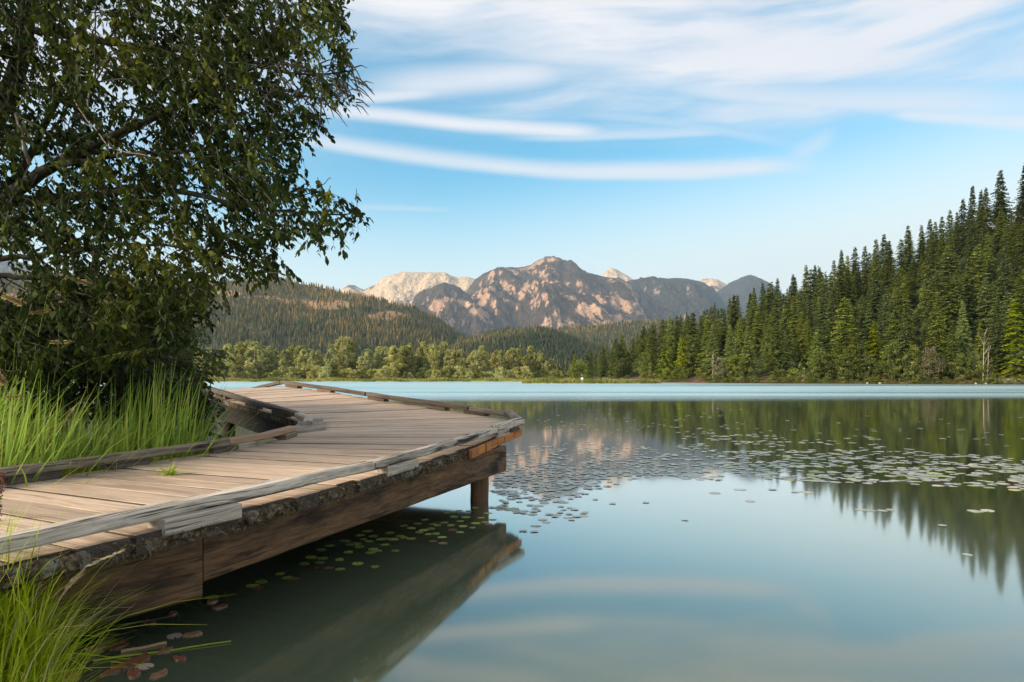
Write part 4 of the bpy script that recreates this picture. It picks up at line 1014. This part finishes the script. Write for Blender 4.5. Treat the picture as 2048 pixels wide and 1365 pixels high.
def leafcloud(poly, ycen, ythick, ncl, per, L, seed, bias=(.35,0,-.45), dens=None, twig=.34, edge=None, tintf=None):
    """sprays of leaves on twigs filling a crown volume; returns leaf vertices, tints, twig segments"""
    r = np.random.default_rng(seed); xs = [p[0] for p in poly]; ys = [p[1] for p in poly]
    PX=[]; PY=[]
    while len(PX) < ncl:
        a = r.uniform(min(xs), max(xs), 4000); b = r.uniform(min(ys), max(ys), 4000); k = inpoly(a, b, poly)
        if dens is not None:
            dv = np.array([dens(q, w) for q, w in zip(a, b)]); k &= r.uniform(0,1,4000) < dv
        PX += list(a[k]); PY += list(b[k])
    PX = np.array(PX[:ncl]); PY = np.array(PY[:ncl])
    Yd = ycen+ythick*r.normal(0,.45,ncl).clip(-1,1)
    C = np.stack([(PX-1024)/F*Yd, Yd, H-(PY-HY)/F*Yd],-1)
    D = np.stack([r.normal(bias[0],.55,ncl), r.normal(bias[1],.6,ncl), r.normal(bias[2],.35,ncl)],-1); D /= np.linalg.norm(D,axis=1)[:,None]
    V=[]; T=[]; tw=[]
    for c in range(ncl):
        n = max(3, int(per*r.uniform(.6,1.3))); TL = twig*r.uniform(.6,1.25); d0 = D[c]
        s = np.sort(r.uniform(.0,1,n)); sag = np.array([0,0,-.18*TL])
        b = C[c]+d0*((s-.5)*TL)[:,None]+sag*(s**2)[:,None]
        side = np.cross(d0, (0,0,1.0)); side = side/ (np.linalg.norm(side)+1e-6)
        sg = np.where(np.arange(n)%2, 1, -1)
        ld = d0*.75+side*(sg*r.uniform(.4,1.0,n))[:,None]+np.array([0,0,-.55])+r.normal(0,.3,(n,3))
        nr = np.array([0,0,1.0])+r.normal(0,.55,(n,3))
        LL = L*r.uniform(.5,1.35,n)
        V.append(leaf_verts(b, ld, nr, LL, LL*r.uniform(.42,.56,n)))
        base_t = .42 if tintf is None else tintf(PX[c], PY[c])
        T.append(np.clip(base_t+r.normal(0,.12)+r.normal(0,.10,n),0,1))
        tw.append((C[c]-d0*TL*.55, C[c]+sag*.25, C[c]+d0*TL*.5+sag))
    return np.concatenate(V), np.concatenate(T), tw, C
def twigs_mesh(name, tw, mat, parent, r0=.005, extra=()):
    V=[]; 
    for a, b, c in tw:
        for p, q, ra, rb in ((a,b,r0,r0*.75),(b,c,r0*.75,r0*.3)):
            d_ = unit(q-p); s = unit(np.cross(d_, (.3,.9,.2))); u_ = np.cross(d_, s)
            tri = [s, -.5*s+.87*u_, -.5*s-.87*u_]
            for k in range(3):
                e, f = tri[k], tri[(k+1)%3]; V += [p+e*ra, q+e*rb, q+f*rb, p+f*ra]
    o = link(name, quads_mesh(name, np.array(V), mat, np.full(len(V)//4, .4), 4), parent); return o

# ------------------------------------------------------------------ the big tree on the left
POLY = [(-340,-150),(660,-150),(690,-20),(706,40),(706,120),(716,165),(722,192),(700,200),(652,206),(652,262),(622,272),(600,302),(600,338),(560,372),(592,366),(628,372),(664,350),(668,380),(700,402),(722,428),(700,462),(660,462),(632,478),(606,462),(576,470),(548,492),(505,510),(545,520),(586,540),(582,552),(520,560),(500,556),(455,560),(430,566),(424,600),(396,640),(340,668),(300,700),(240,722),(100,740),(-340,760)]
def dens_tree(x, y):
    n1 = mn.noise(Vector((x/52., y/40., 3))); n2 = mn.noise(Vector((x/140., y/110., 8)))
    d_ = .74+1.0*n1+.45*n2
    if 560 < x < 725 and 120 < y < 225: d_ -= .42
    if 190 < x < 300 and 170 < y < 260: d_ -= .35
    if 230 < x < 300 and 290 < y < 330: d_ -= .3
    if x < 60 and 490 < y < 600: d_ -= .75
    if x < 110 and 290 < y < 400: d_ -= .35
    if y > 560 and x < 420: d_ += .3
    if 380 < x < 560 and 80 < y < 330: d_ += .25
    return max(.02, min(1, d_))
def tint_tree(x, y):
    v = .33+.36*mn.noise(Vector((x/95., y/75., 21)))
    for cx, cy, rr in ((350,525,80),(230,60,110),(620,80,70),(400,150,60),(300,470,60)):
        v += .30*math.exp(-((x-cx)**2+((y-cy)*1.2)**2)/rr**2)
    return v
TR = empty('broadleaf_tree', (-6.0,7.0,.35)); tag(TR, 'big dark leafy tree overhanging the boardwalk from the left bank', 'tree')
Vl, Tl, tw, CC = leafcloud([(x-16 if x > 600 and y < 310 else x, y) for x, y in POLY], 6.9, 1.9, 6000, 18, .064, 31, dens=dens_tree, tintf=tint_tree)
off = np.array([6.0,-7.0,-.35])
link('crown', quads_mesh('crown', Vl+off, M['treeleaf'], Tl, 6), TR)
twigs_mesh('twigs', [tuple(p+off for p in q) for q in tw], M['bark'], TR, .0032)
def limb(pts, Ys, r0, r1, mat='bark', name='limb', n=8):
    K = [P(a, b, c) for (a, b), c in zip(pts, Ys)]
    q=[]
    for i in range(len(K)-1):
        p0, p1, p2, p3 = K[max(i-1,0)], K[i], K[i+1], K[min(i+2,len(K)-1)]
        for s in np.linspace(0,1,6)[:-1]:
            q.append(.5*((2*p1)+(-p0+p2)*s+(2*p0-5*p1+4*p2-p3)*s*s+(-p0+3*p1-3*p2+p3)*s**3)+np.array([0,0,.012*random.uniform(-1,1)]))
    q.append(K[-1]); m = len(q); mb = MB()
    tube(mb, [p+off for p in q], [r0+(r1-r0)*(k/(m-1))**.8 for k in range(m)], n, random.random(), 1, .06)
    mb.build(name, M[mat], TR, True); return q
limb([(-150,1000),(-165,800),(-140,620),(-110,480),(-40,300),(40,120),(60,-120)], [7.0,7.0,7.0,7.0,7.0,7.0,7.0], .17, .07, name='trunk', n=12)
LQ = []
LQ += limb([(-110,480),(0,405),(100,335),(200,285),(300,240),(420,170),(560,120)], [7,6.8,6.7,6.6,6.6,6.6,6.6], .085, .012)
LQ += limb([(-120,470),(0,412),(90,398),(200,388),(330,378),(470,410),(600,425),(700,428)], [7,6.9,6.9,6.8,6.8,6.7,6.6,6.6], .07, .006)
LQ += limb([(-110,470),(20,370),(90,250),(150,120),(190,-20)], [7,7.2,7.3,7.4,7.4], .06, .015)
LQ += limb([(-140,560),(0,553),(70,558),(200,580),(340,600),(410,590)], [7,6.8,6.8,7,7.2,7.3], .035, .006)
LQ += limb([(-140,545),(0,518),(70,512),(220,490),(400,500),(560,545)], [7,6.9,6.9,6.8,6.7,6.7], .04, .006)
LQ += limb([(100,335),(250,310),(400,300),(560,270),(640,250)], [6.7,6.5,6.4,6.4,6.4], .03, .005)
LQ += limb([(60,60),(250,90),(450,110),(600,150),(710,140)], [7,6.9,6.8,6.7,6.6], .04, .005)
LQ += limb([(420,170),(540,185),(640,195),(715,178)], [6.6,6.5,6.5,6.5], .014, .003)
LQ += limb([(470,410),(560,400),(620,385),(662,356)], [6.7,6.6,6.6,6.6], .012, .003)
LQ += limb([(30,225),(42,262),(50,300),(60,328)], [6.1,6.1,6.1,6.2], .012, .018, 'bark_pale')
LQ += limb([(105,145),(150,205),(190,260),(235,300),(350,320)], [6.0,6.0,6.0,6.0,6.0], .006, .004, 'bark_pale')
LQ += limb([(175,230),(178,190),(190,165)], [6.0,6.0,6.0], .012, .005, 'bark_pale')
# fine bare twigs at the right edge
tb=[]
r = random.Random(5)
for k in range(120):
    x, y = r.uniform(520,720), r.uniform(125,215); a = P(x, y, 6.5+r.uniform(-.3,.3)); dd = unit((r.uniform(.2,1), r.uniform(-.4,.4), r.uniform(-.8,.5))); L = r.uniform(.10,.28)
    tb.append((a, a+dd*L*.5+np.array([0,0,.01]), a+dd*L+np.array([0,0,-.03])))
# secondary branches that tie the sprays to the limbs
LQa = np.array(LQ)
for k in r.sample(range(len(CC)), 170):
    c = CC[k]; j = int(np.argmin(((LQa-c)**2).sum(1)+.3*np.maximum(0, LQa[:,0]-c[0]))); p = LQa[j]
    if np.linalg.norm(p-c) < 1.7: tb.append((p, (p+c)/2+np.array([r.uniform(-.06,.06), r.uniform(-.06,.06), .05]), c))
twigs_mesh('branches', [tuple(p+off for p in q) for q in tb], M['bark'], TR, .0085)

def shrub(name, label, poly, yc, yt, ncl, per, L, seed, base, bias, mat='shrubleaf', tintf=None, group=None, stems=5, twig=.3):
    o = empty(name, base); tag(o, label, 'shrub', group); of = -np.array(base)
    V, T, tw_, C_ = leafcloud(poly, yc, yt, ncl, per, L, seed, bias=bias, tintf=tintf, twig=twig)
    link('foliage', quads_mesh('foliage', V+of, M[mat], T, 6), o)
    st = list(tw_); r = random.Random(seed)
    for k in r.sample(range(len(C_)), min(len(C_), 60)):
        c = C_[k]; b = np.array(base)+np.array([r.uniform(-.2,.2), r.uniform(-.2,.2), 0]); st.append((b, (b+c)/2+np.array([0,0,.1]), c))
    twigs_mesh('stems', [tuple(p+of for p in q) for q in st], M['bark'], o, .006)
    return o
shrub('shrub', 'leafy green shrub beside the far left end of the kerb timber', [(240,600),(300,570),(350,585),(372,640),(398,655),(408,650),(412,668),(388,690),(400,712),(452,700),(436,718),(440,735),(415,748),(400,775),(330,800),(230,800),(200,700)], 9.6, .9, 520, 11, .105, 41, (-5.4,9.8,.3), (.35,0,.25), tintf=lambda x, y: .42+.012*max(0, min(30, x-330)))
shrub('shrub', 'dark undergrowth shrub under the big tree, behind the tall grass', [(-120,590),(60,600),(150,640),(260,640),(330,700),(330,800),(230,830),(-120,830)], 8.2, 1.0, 900, 12, .095, 43, (-6.2,8.3,.35), (.2,0,.1), tintf=lambda x, y: .28+.18*mn.noise(Vector((x/60., y/50., 2))))
shrub('shrub', 'low shrub with dark leaves hanging over the hole beside the boardwalk', [(230,740),(330,745),(400,765),(432,790),(428,815),(410,835),(425,858),(395,868),(350,850),(260,850)], 8.0, .5, 300, 11, .075, 47, (-4.6,8.1,.1), (.4,0,-.2), tintf=lambda x, y: .30)
shrub('shrub', 'bushy plant with pale green leaves at the left edge, behind the grass', [(-150,600),(40,610),(110,640),(120,690),(90,740),(-150,760)], 6.9, .5, 170, 11, .10, 53, (-5.4,6.9,.35), (.3,0,.2), tintf=lambda x, y: .50+.2*mn.noise(Vector((x/50., y/40., 5))))

# ------------------------------------------------------------------ grass
def blade_mesh(x, y, z, h, w, lean, az, curl, tint, seg=5):
    """curved tapering blades, one strip of quads each"""
    n = len(x); V=[]; T=[]; px_ = -np.sin(az); py_ = np.cos(az); cx = np.cos(az); cy = np.sin(az)
    prev = None
    for k in range(seg+1):
        s = k/seg; out_ = lean*h*(s**1.2)+curl*h*s**3; zz = z+h*(s-.5*np.abs(curl)*s**3*1.1-.16*np.abs(lean)*s*s)
        ww = w*(.75+.5*s if s < .4 else (1-s)/.6*.95)*.5+.0006
        c = np.stack([x+cx*out_, y+cy*out_, zz],-1); sd = np.stack([px_*ww, py_*ww, np.zeros(n)],-1)
        cur = (c-sd, c+sd)
        if prev is not None: V.append(np.stack([prev[0], prev[1], cur[1], cur[0]],1)); T.append(np.clip(tint+.12*(s-.5),0,1))
        prev = cur
    return np.concatenate(V).reshape(-1,3), np.concatenate(T)
r = np.random.default_rng(77)
def grassfield(n, uf, yr, hr, w, lean, curl, tm, ts, edge):
    Y = r.uniform(yr[0], yr[1], n); xr = xsf(Y)-r.uniform(edge, 1.0, n)**1.2*uf; zz = np.array([bankz(a, b) for a, b in zip(xr, Y)])
    k = zz > -.03; Y, xr, zz = Y[k], xr[k], zz[k]; n = len(Y)
    h_ = r.uniform(hr[0], hr[1], n)*(1+.25*np.sin(Y*3+xr*2))
    return blade_mesh(xr, Y, zz-.03, h_, r.uniform(.6,1.25,n)*w, np.abs(r.normal(0,lean,n)), r.uniform(-1.2,2.2,n), r.uniform(0,curl,n)*(r.uniform(0,1,n)**2), np.clip(r.normal(tm,ts,n),0,1))
parts_ = [grassfield(170, 2.2, (4.5,7.3), (.85,1.35), .040, .24, 1.4, .40, .14, .03), grassfield(2600, 2.9, (4.3,7.6), (.75,1.3), .027, .30, .9, .42, .17, .01), grassfield(3600, 2.2, (3.7,6.6), (.35,.78), .011, .45, .7, .72, .20, .0), grassfield(130, .7, (6.2,7.7), (.5,1.0), .021, .22, .5, .42, .12, .0)]
go = link('tall_grass', quads_mesh('tall_grass', np.concatenate([p[0] for p in parts_]), M['grassblade'], np.concatenate([p[1] for p in parts_]), 4))
tag(go, 'bright green sedge and grass growing on the bank behind the boardwalk kerb', 'grass', kind='stuff')
# tuft in the near left corner
def tuft(base, n, hr, spread, az0, az1, lean, curl, w, seed, tm):
    global r
    r = np.random.default_rng(seed); a = r.uniform(0,6.28,n); q = np.sqrt(r.uniform(0,1,n))*spread
    az_ = r.uniform(az0,az1,n); calm = np.where((np.abs(az_) < 1.0) & (r.uniform(0,1,n) < .93), .42, 1.0)
    return blade_mesh(base[0]+q*np.cos(a), base[1]+q*np.sin(a), np.full(n, base[2]-.05), r.uniform(hr[0],hr[1],n), r.uniform(.6,1.3,n)*w, np.clip(r.normal(lean,.22,n),.02,1.3)*calm, az_, curl*r.uniform(.1,1,n)*calm, np.clip(r.normal(tm,.16,n),0,1), 7)
tf = empty('grass_tuft', (-2.0,2.7,.05)); tag(tf, 'overhanging tuft of bright green grass in the near left corner', 'grass tuft')
a1 = tuft((-2.14,2.70,.1), 900, (.45,.84), .24, -2.1, 2.2, .12, .85, .0095, 5, .46)
a2 = tuft((-2.04,2.62,.0), 650, (.3,.66), .24, -1.9, 1.6, .24, .8, .009, 6, .52)
a3 = tuft((-2.24,2.80,.2), 130, (.6,.92), .2, -.9, 1.7, .10, .42, .013, 7, .36)
tfo = -np.array((-2.0,2.7,.05))
a4 = tuft((-2.1,2.7,.05), 110, (.4,.85), .24, -2.0, 2.0, .22, .9, .006, 8, .6)
link('dead_blades', quads_mesh('dead_blades', a4[0]+tfo, M['straw'], a4[1], 4), tf)
link('blades', quads_mesh('blades', np.concatenate([a1[0],a2[0],a3[0]])+tfo, M['tuft'], np.concatenate([a1[1],a2[1],a3[1]]), 4), tf)
def seedhead(mb, pts, r0, seed):
    rr = random.Random(seed); pts = [np.asarray(p) for p in pts]; V=[]
    for k in range(90):
        s = rr.random()*(len(pts)-1.001); i = int(s); p = pts[i]+(pts[i+1]-pts[i])*(s-i); d_ = unit(pts[i+1]-pts[i]+np.array([rr.uniform(-.012,.012) for _ in range(3)]))
        L = rr.uniform(.014,.034); sd = unit(np.cross(d_, (rr.uniform(-1,1), rr.uniform(-1,1), 1.0)))*r0*rr.uniform(.5,1); b = p+sd*rr.uniform(-1.6,1.6)
        mb.add([b-sd*.25, b+d_*L*.5+sd*.3, b+d_*L, b+d_*L*.5-sd*.5], [(0,1,2,3)], None, min(1,max(0,rr.gauss(.5,.2))))
def stalkpts(K, Y0, Y1):
    n = len(K); return [P(a, b, Y0+(Y1-Y0)*k/(n-1)) for k, (a, b) in enumerate(K)]
for K, hd in [([(60,1300),(110,1210),(170,1135),(242,1103)],(2,3)),([(40,1290),(90,1205),(140,1165),(162,1148)],(2,3)),([(80,1330),(100,1240),(130,1180),(165,1146)],(2,3)),([(50,1250),(75,1180),(98,1120)],(1,2))]:
    q = stalkpts(K, 2.75, 2.95); mb = MB(); tube(mb, [p+tfo for p in q], [.0016]*len(q), 4, .5); seedhead(mb, [p+tfo for p in q[hd[0]:hd[1]+1]], .006, len(K)); mb.build('seed_stalk', M['straw'], tf)

# reed plumes in front of the tree
for K, Y0, r0, lb in [([(-60,900),(-60,700),(-30,610),(5,592),(48,608)],5.6,.016,'tan reed plume at the left edge, thickest of the plumes'),([(60,860),(70,700),(95,590),(130,556),(180,568)],5.9,.013,'brown reed plume in front of the big tree, highest of the plumes'),
    ([(20,850),(30,690),(58,628),(98,622)],5.7,.009,'slim tan reed plume just right of the thickest plume'),([(70,860),(80,730),(100,686),(138,684)],5.9,.010,'greenish reed plume low before the dark shrub'),
    ([(100,780),(140,740),(185,718),(236,708),(282,702)],6.0,.006,'thin straw stalk arching right over the tall grass'),([(25,900),(22,820),(12,770),(-10,745)],5.3,.012,'brown bent reed plume at the left edge above the grass'),([(-40,850),(-20,800),(10,796),(42,792)],5.3,.006,'small pale drooping stalk at the left edge')]:
    q = stalkpts(K, Y0, Y0); b = np.array([q[0][0], q[0][1], min(q[0][2], .35)])
    o = empty('reed_stalk', b); tag(o, lb, 'reed', 'dry reed stalks on the left bank')
    mb = MB(); tube(mb, [b-b]+[p-b for p in q], [.0028]*(len(q)+1), 5, .35); mb.build('stalk', M['grassblade'], o)
    mb = MB(); [seedhead(mb, [p-b for p in q[-2:]], r0*1.7, k) for k in range(5)]; mb.build('seed_head', M['straw'], o)
o = empty('dock_stalk', P(-10,1090,3.6)); tag(o, 'dark red dock seed spike at the left edge beside the deck', 'plant')
mb = MB(); tube(mb, [(0,0,-.3),(.01,0,.0),(.03,0,.38)], [.004,.004,.002], 5, .4); mb.build('stalk', M['redseed'], o)
mb = MB(); rr = random.Random(2)
for k in range(220):
    z = rr.uniform(.12,.38); a = rr.uniform(0,6.28); q = rr.uniform(.004,.022); p = np.array([.03*z/.38+q*math.cos(a), q*math.sin(a), z]); s = rr.uniform(.003,.006)
    mb.add([p+np.array([s,0,0]), p+np.array([0,s,s]), p+np.array([-s,0,s*.5]), p+np.array([0,-s,-s])], [(0,1,2,3)], None, rr.random())
mb.build('seed_head', M['redseed'], o)
# weed on the deck
c = W(338, 950, .748); o = empty('weed', c); tag(o, 'small green weed sprouting between the deck boards', 'weed')
r = np.random.default_rng(15); n = 40
v, tt_ = blade_mesh(r.normal(0,.03,n), r.normal(0,.012,n), np.full(n,-.005), r.uniform(.05,.13,n), np.full(n,.009), r.uniform(.3,1.2,n), r.uniform(-.8,3.6,n), r.uniform(0,.9,n), np.clip(r.normal(.42,.15,n),0,1))
link('blades', quads_mesh('blades', v, M['tuft'], tt_, 4), o)
n = 7; v, tt_ = blade_mesh(r.normal(0,.02,n), r.normal(0,.01,n), np.full(n,.004), np.full(n,.05), np.full(n,.006), r.uniform(3,7,n), np.array([0.1,3.0,3.3,-.15,.25,2.9,-.4]), np.zeros(n), np.full(n,.6))
v[:,2] = np.clip(v[:,2], .004, .03); link('runner', quads_mesh('runner', v, M['tuft'], tt_, 4), o)

# ------------------------------------------------------------------ things on the water
def pad_mesh(name, mat, seed, notch=True, n=16):
    rr = random.Random(seed); V=[(0,0,.002)]; el = rr.uniform(.78,.95); a0, a1 = (.14, 6.14) if notch else (0, 6.283)
    for k in range(n+1):
        a = a0+(a1-a0)*k/n; q = 1+rr.uniform(-.05,.05); V.append((q*math.cos(a), q*el*math.sin(a), .004+.022*rr.random()**2))
    V += [(x*.97, y*.97, -.02) for x, y, z in V[1:]]
    mb = MB(); m = n+1
    mb.add(V, [(0,k+1,k+2) for k in range(n)]+[(k+1,k+1+m,k+2+m,k+2) for k in range(n)], None, rr.random()); return mb.mesh(name, mat, False)
PADS = {c: [pad_mesh('lily_pad', M[m_], s+k) for k in range(4)] for c, m_, s in (('green','pad',1),('drab','padgrey',11),('red','padred',21),('pink','padpink',31))}
SIDE = ['far','middle','near']
def put_pad(x, y, r0, colr, label, group, name='lily_pad'):
    o = link(name, random.choice(PADS[colr])); o.location = (x, y, .0015+.001*random.random()); o.rotation_euler = (0,0,random.uniform(0,6.28)); o.scale = (r0, r0, r0)
    return tag(o, label, 'lily pad', group)
near = [(643,1100),(697,1105),(746,1099),(754,1102),(741,1106),(791,1102),(719,1094),(713,1088),(727,1079),(738,1083),(762,1079),(773,1078),(787,1079),(801,1073),(809,1076),(823,1078),(721,1071),(746,1073),(823,1057),(839,1065),(847,1061),(857,1069),(872,1068),(884,1075),(875,1051),(866,1049),(888,1046),(902,1051),(921,1043),(926,1053),(932,1035),(951,1047),(970,1045),(894,1026),(918,1022),(951,1016),(976,1027),(920,1065),(622,1115),(646,1117),(679,1120),(609,1128),(575,1156),(523,1164),(680,1139),(715,1128),(750,1134),(660,1092),(690,1082),(700,1090),(735,1063),(780,1066),(808,1052),(850,1040),(908,1034),(938,1023),(962,1036),(985,1040),(640,1126),(560,1148),(505,1172),(770,1090),(835,1048),(862,1058),(945,1056)]
near.sort()
for k, (x, y) in enumerate(near):
    c = W(x, y); put_pad(c[0], c[1], random.uniform(.040,.054), 'green', f"green lily pad by the dark side beam, {ordinal(k+1)} of the green ones from the left", 'green lily pads along the side beam')
for k, (x, y) in enumerate([(588,1158),(633,1138),(516,1176),(657,1137),(886,1087),(866,1083),(905,1060),(977,1049)]):
    c = W(x, y); put_pad(c[0], c[1], random.uniform(.036,.05), 'red', f"reddish brown lily pad among the green ones, {ordinal(k+1)} of the reddish from the left", 'reddish lily pads along the side beam')
# the drifting field
r = np.random.default_rng(99); cand=[]
def sample(n, poly, clump, sx, sy, seed):
    xs = [p[0] for p in poly]; ys = [p[1] for p in poly]; got = 0; k_ = 0
    while got < n and k_ < 200000:
        k_ += 1; x = r.uniform(min(xs), max(xs)); y = r.uniform(min(ys), max(ys))
        if not inpoly(np.array([x]), np.array([y]), poly)[0]: continue
        if mn.noise(Vector((x/sx, y/sy, seed)))+.35*mn.noise(Vector((x/sx*3, y/sy*3, seed+4))) < clump-r.uniform(0,.25): continue
        cand.append((x, y)); got += 1
sample(620, [(1330,878),(1500,868),(1750,890),(1860,905),(2060,915),(2060,985),(1900,972),(1640,965),(1480,955),(1400,930)], .12, 75, 9, 1)
sample(420, [(1420,900),(1600,905),(2060,930),(2060,980),(1560,962)], .08, 75, 9, 2)
sample(620, [(1000,905),(1150,880),(1340,900),(1470,930),(1440,962),(1280,955),(1180,985),(1120,1010),(1050,1030),(985,1020),(985,960)], .02, 60, 8, 3)
sample(420, [(1000,930),(1300,912),(1330,950),(1170,975),(1060,990),(985,990)], .0, 60, 8, 4)
sample(110, [(1050,815),(1500,818),(1560,880),(1100,868)], .1, 90, 9, 5)
sample(45, [(1400,830),(2060,835),(2060,900),(1420,880)], .1, 120, 9, 6)
sample(30, [(1030,975),(1200,985),(1160,1050),(1010,1055)], .1, 60, 9, 7)
for x, y in [(1046,1063),(1068,1064),(1092,1045),(1085,1040),(1136,1036),(1140,1030),(1110,1034),(1292,1006),(1225,1008),(1232,1007),(1370,1041),(1378,1040),(1430,987),(1480,980),(1545,980),(1590,985),(1722,1020),(1740,1022),(1765,1022),(1782,1020),(1950,1023),(1975,1022),(1990,1024),(1884,1052),(1935,1110),(1612,985),(1500,1003),(1140,1017),(1120,1026),(1100,1030),(1148,1022)]: cand.append((x, y))
pos=[]; kept=[]
for x, y in cand:
    c = W(x, y); rad = (random.uniform(.05,.092) if x > 1330 else random.uniform(.038,.068)) if c[1] > 7.6 else random.uniform(.04,.06)
    if all((c[0]-a)**2+(c[1]-b)**2 > (.6*(rad+q))**2 for a, b, q in pos[-400:]): pos.append((c[0], c[1], rad)); kept.append((x, y, c[0], c[1], rad))
kept.sort(key=lambda q: -q[4]/q[3])
NMAX = 298-len(near)-8-6
def pcolor(x, y): return 'drab' if y > 985 or (x < 1450 and random.random() < .75) or random.random() < .4 else 'pink' if random.random() < .35 else 'green'
ind = sorted(kept[:NMAX]); 
def padplace(x, y):
    if y > 985: return 'alone on open water right of the boardwalk'
    return 'in the dull patch right of the boardwalk corner' if x < 1400 else 'in the pale band before the right shore'
cn = {}
PW = {'drab':'dull olive','pink':'pinkish','green':'green'}
for x, y, wx, wy, rad in ind:
    cl_ = pcolor(x, y); pl = padplace(x, y); key = (cl_, pl); cn[key] = cn.get(key,0)+1
    put_pad(wx, wy, rad, cl_, f"{PW[cl_]} lily pad {pl}, {ordinal(cn[key])} from left", 'lily pads drifting on the open lake')
mb = MB(); rr = random.Random(6)
for x, y, wx, wy, rad in kept[NMAX:]:
    n = 12; a0 = rr.uniform(0,6.28); V=[(wx, wy, .006)]+[(wx+rad*rr.uniform(.9,1.05)*math.cos(a0+5.9*k/(n-1)), wy+rad*.88*rr.uniform(.9,1.05)*math.sin(a0+5.9*k/(n-1)), .006+rad*rr.uniform(.01,.05)) for k in range(n)]
    mb.add(V, [(0,k+1,k+2) for k in range(n-1)], None, rr.random())
tag(mb.build('lily_pads', M['padgrey']), 'farthest lily pads spread thinly across the lake', 'lily pads', None, 'stuff')
# drift in the near corner
for x, y, c_, lb in [(217,1284,'green','green lily pad nearest the grass tuft'),(155,1312,'green','pale green lily pad half under the grass tuft'),(186,1307,'green','green lily pad between tuft and floating reeds'),(289,1334,'pink','pink lily pad in the near corner, below the floating reeds'),(349,1273,'pink','small pale pink pad right of the floating reeds'),(424,1195,'green','green lily pad under the beam joint')]:
    c = W(x, y); put_pad(c[0], c[1], .048, c_, lb, None)
for k, (x, y, s, lb) in enumerate([(239,1291,.055,'red brown floating leaf above the pale reed'),(281,1319,.06,'russet floating leaf just above the pink pad'),(255,1331,.06,'dark russet leaf left of the pink pad'),(385,1270,.05,'thin red leaf right of the small pale pad'),(222,1345,.05,'brown sunken leaf at the very bottom of the near corner'),(142,1352,.06,'orange leaf under the grass tuft'),(425,1203,.045,'dark red leaf below the beam joint'),(190,1297,.045,'yellow leaf left of the russet ones'),(330,1302,.04,'small red leaf above the long green stem'),(268,1348,.05,'rust red leaf below the pink pad'),(318,1350,.045,'brown leaf at the bottom edge right of the pink pad'),(360,1318,.035,'tiny dark red leaf right of the pink pad'),(440,1215,.045,'dark leaf under the beam joint, nearest the open water'),(345,1228,.04,'dull brown leaf under the deeper beam'),(300,1246,.045,'dull orange leaf under the deeper beam, nearer the tuft')]):
    n = 14; V=[]; c = W(x, y); rr = random.Random(k); L, w = s*rr.uniform(1.0,1.3), s*rr.uniform(.5,.75)
    for q in range(n):
        a = 6.283*q/n; V.append((L*math.cos(a)*(1+.08*math.sin(5*a)), w*math.sin(a)*(1+.12*math.cos(4*a)), .004+.008*math.sin(2*a+k)**2))
    mb = MB(); mb.add([(0,0,.008)]+V+[(a_*.98,b_*.98,-.004) for a_,b_,_ in V], [(0,q+1,(q+1)%n+1) for q in range(n)]+[(q+1,q+1+n,(q+1)%n+1+n,(q+1)%n+1) for q in range(n)], None, rr.random())
    o = mb.build('floating_leaf', M['padred']); o.location = c; o.rotation_euler = (0,0,rr.uniform(0,6)); tag(o, lb, 'leaf', 'fallen leaves floating in the near corner')
for a, b, r0, r1, lb in [((242,1304),(333,1286),.010,.008,'short thick pale reed floating in the near corner'),((186,1322),(462,1283),.006,.003,'long thin green reed stem floating in the near corner'),((222,1324),(290,1331),.003,.002,'thin dark stem floating beside the pink pad')]:
    p, q = W(*a, .006), W(*b, .006); mb = MB(); tube(mb, [p+(q-p)*s+np.array([0,0,.002*math.sin(9*s)]) for s in np.linspace(0,1,8)], np.linspace(r0, r1, 8), 6, .6, 1, .06)
    tag(mb.build('floating_reed', M['straw' if r0 > .004 and r0 != .006 else 'tuft']), lb, 'reed', 'loose stems floating in the near corner')

# ------------------------------------------------------------------ haze
USE_HAZE = True
if USE_HAZE:
    hm = bpy.data.materials.new('haze'); hm.use_nodes = True; t = NT(hm.node_tree)
    o_ = t.n('ShaderNodeOutputMaterial'); pv = t.n('ShaderNodeVolumePrincipled', {'Color': (.62,.81,1,1), 'Density': 4.6e-5, 'Anisotropy': .2})
    t.nt.links.new(pv.outputs[0], o_.inputs['Volume'])
    mb = MB(); x, y0, y1, z0, z1 = 14000, -400, 14000, -3.0, 2300.0
    mb.add([(-x,y0,z0),(x,y0,z0),(x,y1,z0),(-x,y1,z0),(-x,y0,z1),(x,y0,z1),(x,y1,z1),(-x,y1,z1)], [(3,2,1,0),(4,5,6,7),(0,1,5,4),(1,2,6,5),(2,3,7,6),(3,0,4,7)])
    tag(mb.build('haze', hm), 'thin blue evening air between the lake and the mountains', 'haze', kind='stuff')
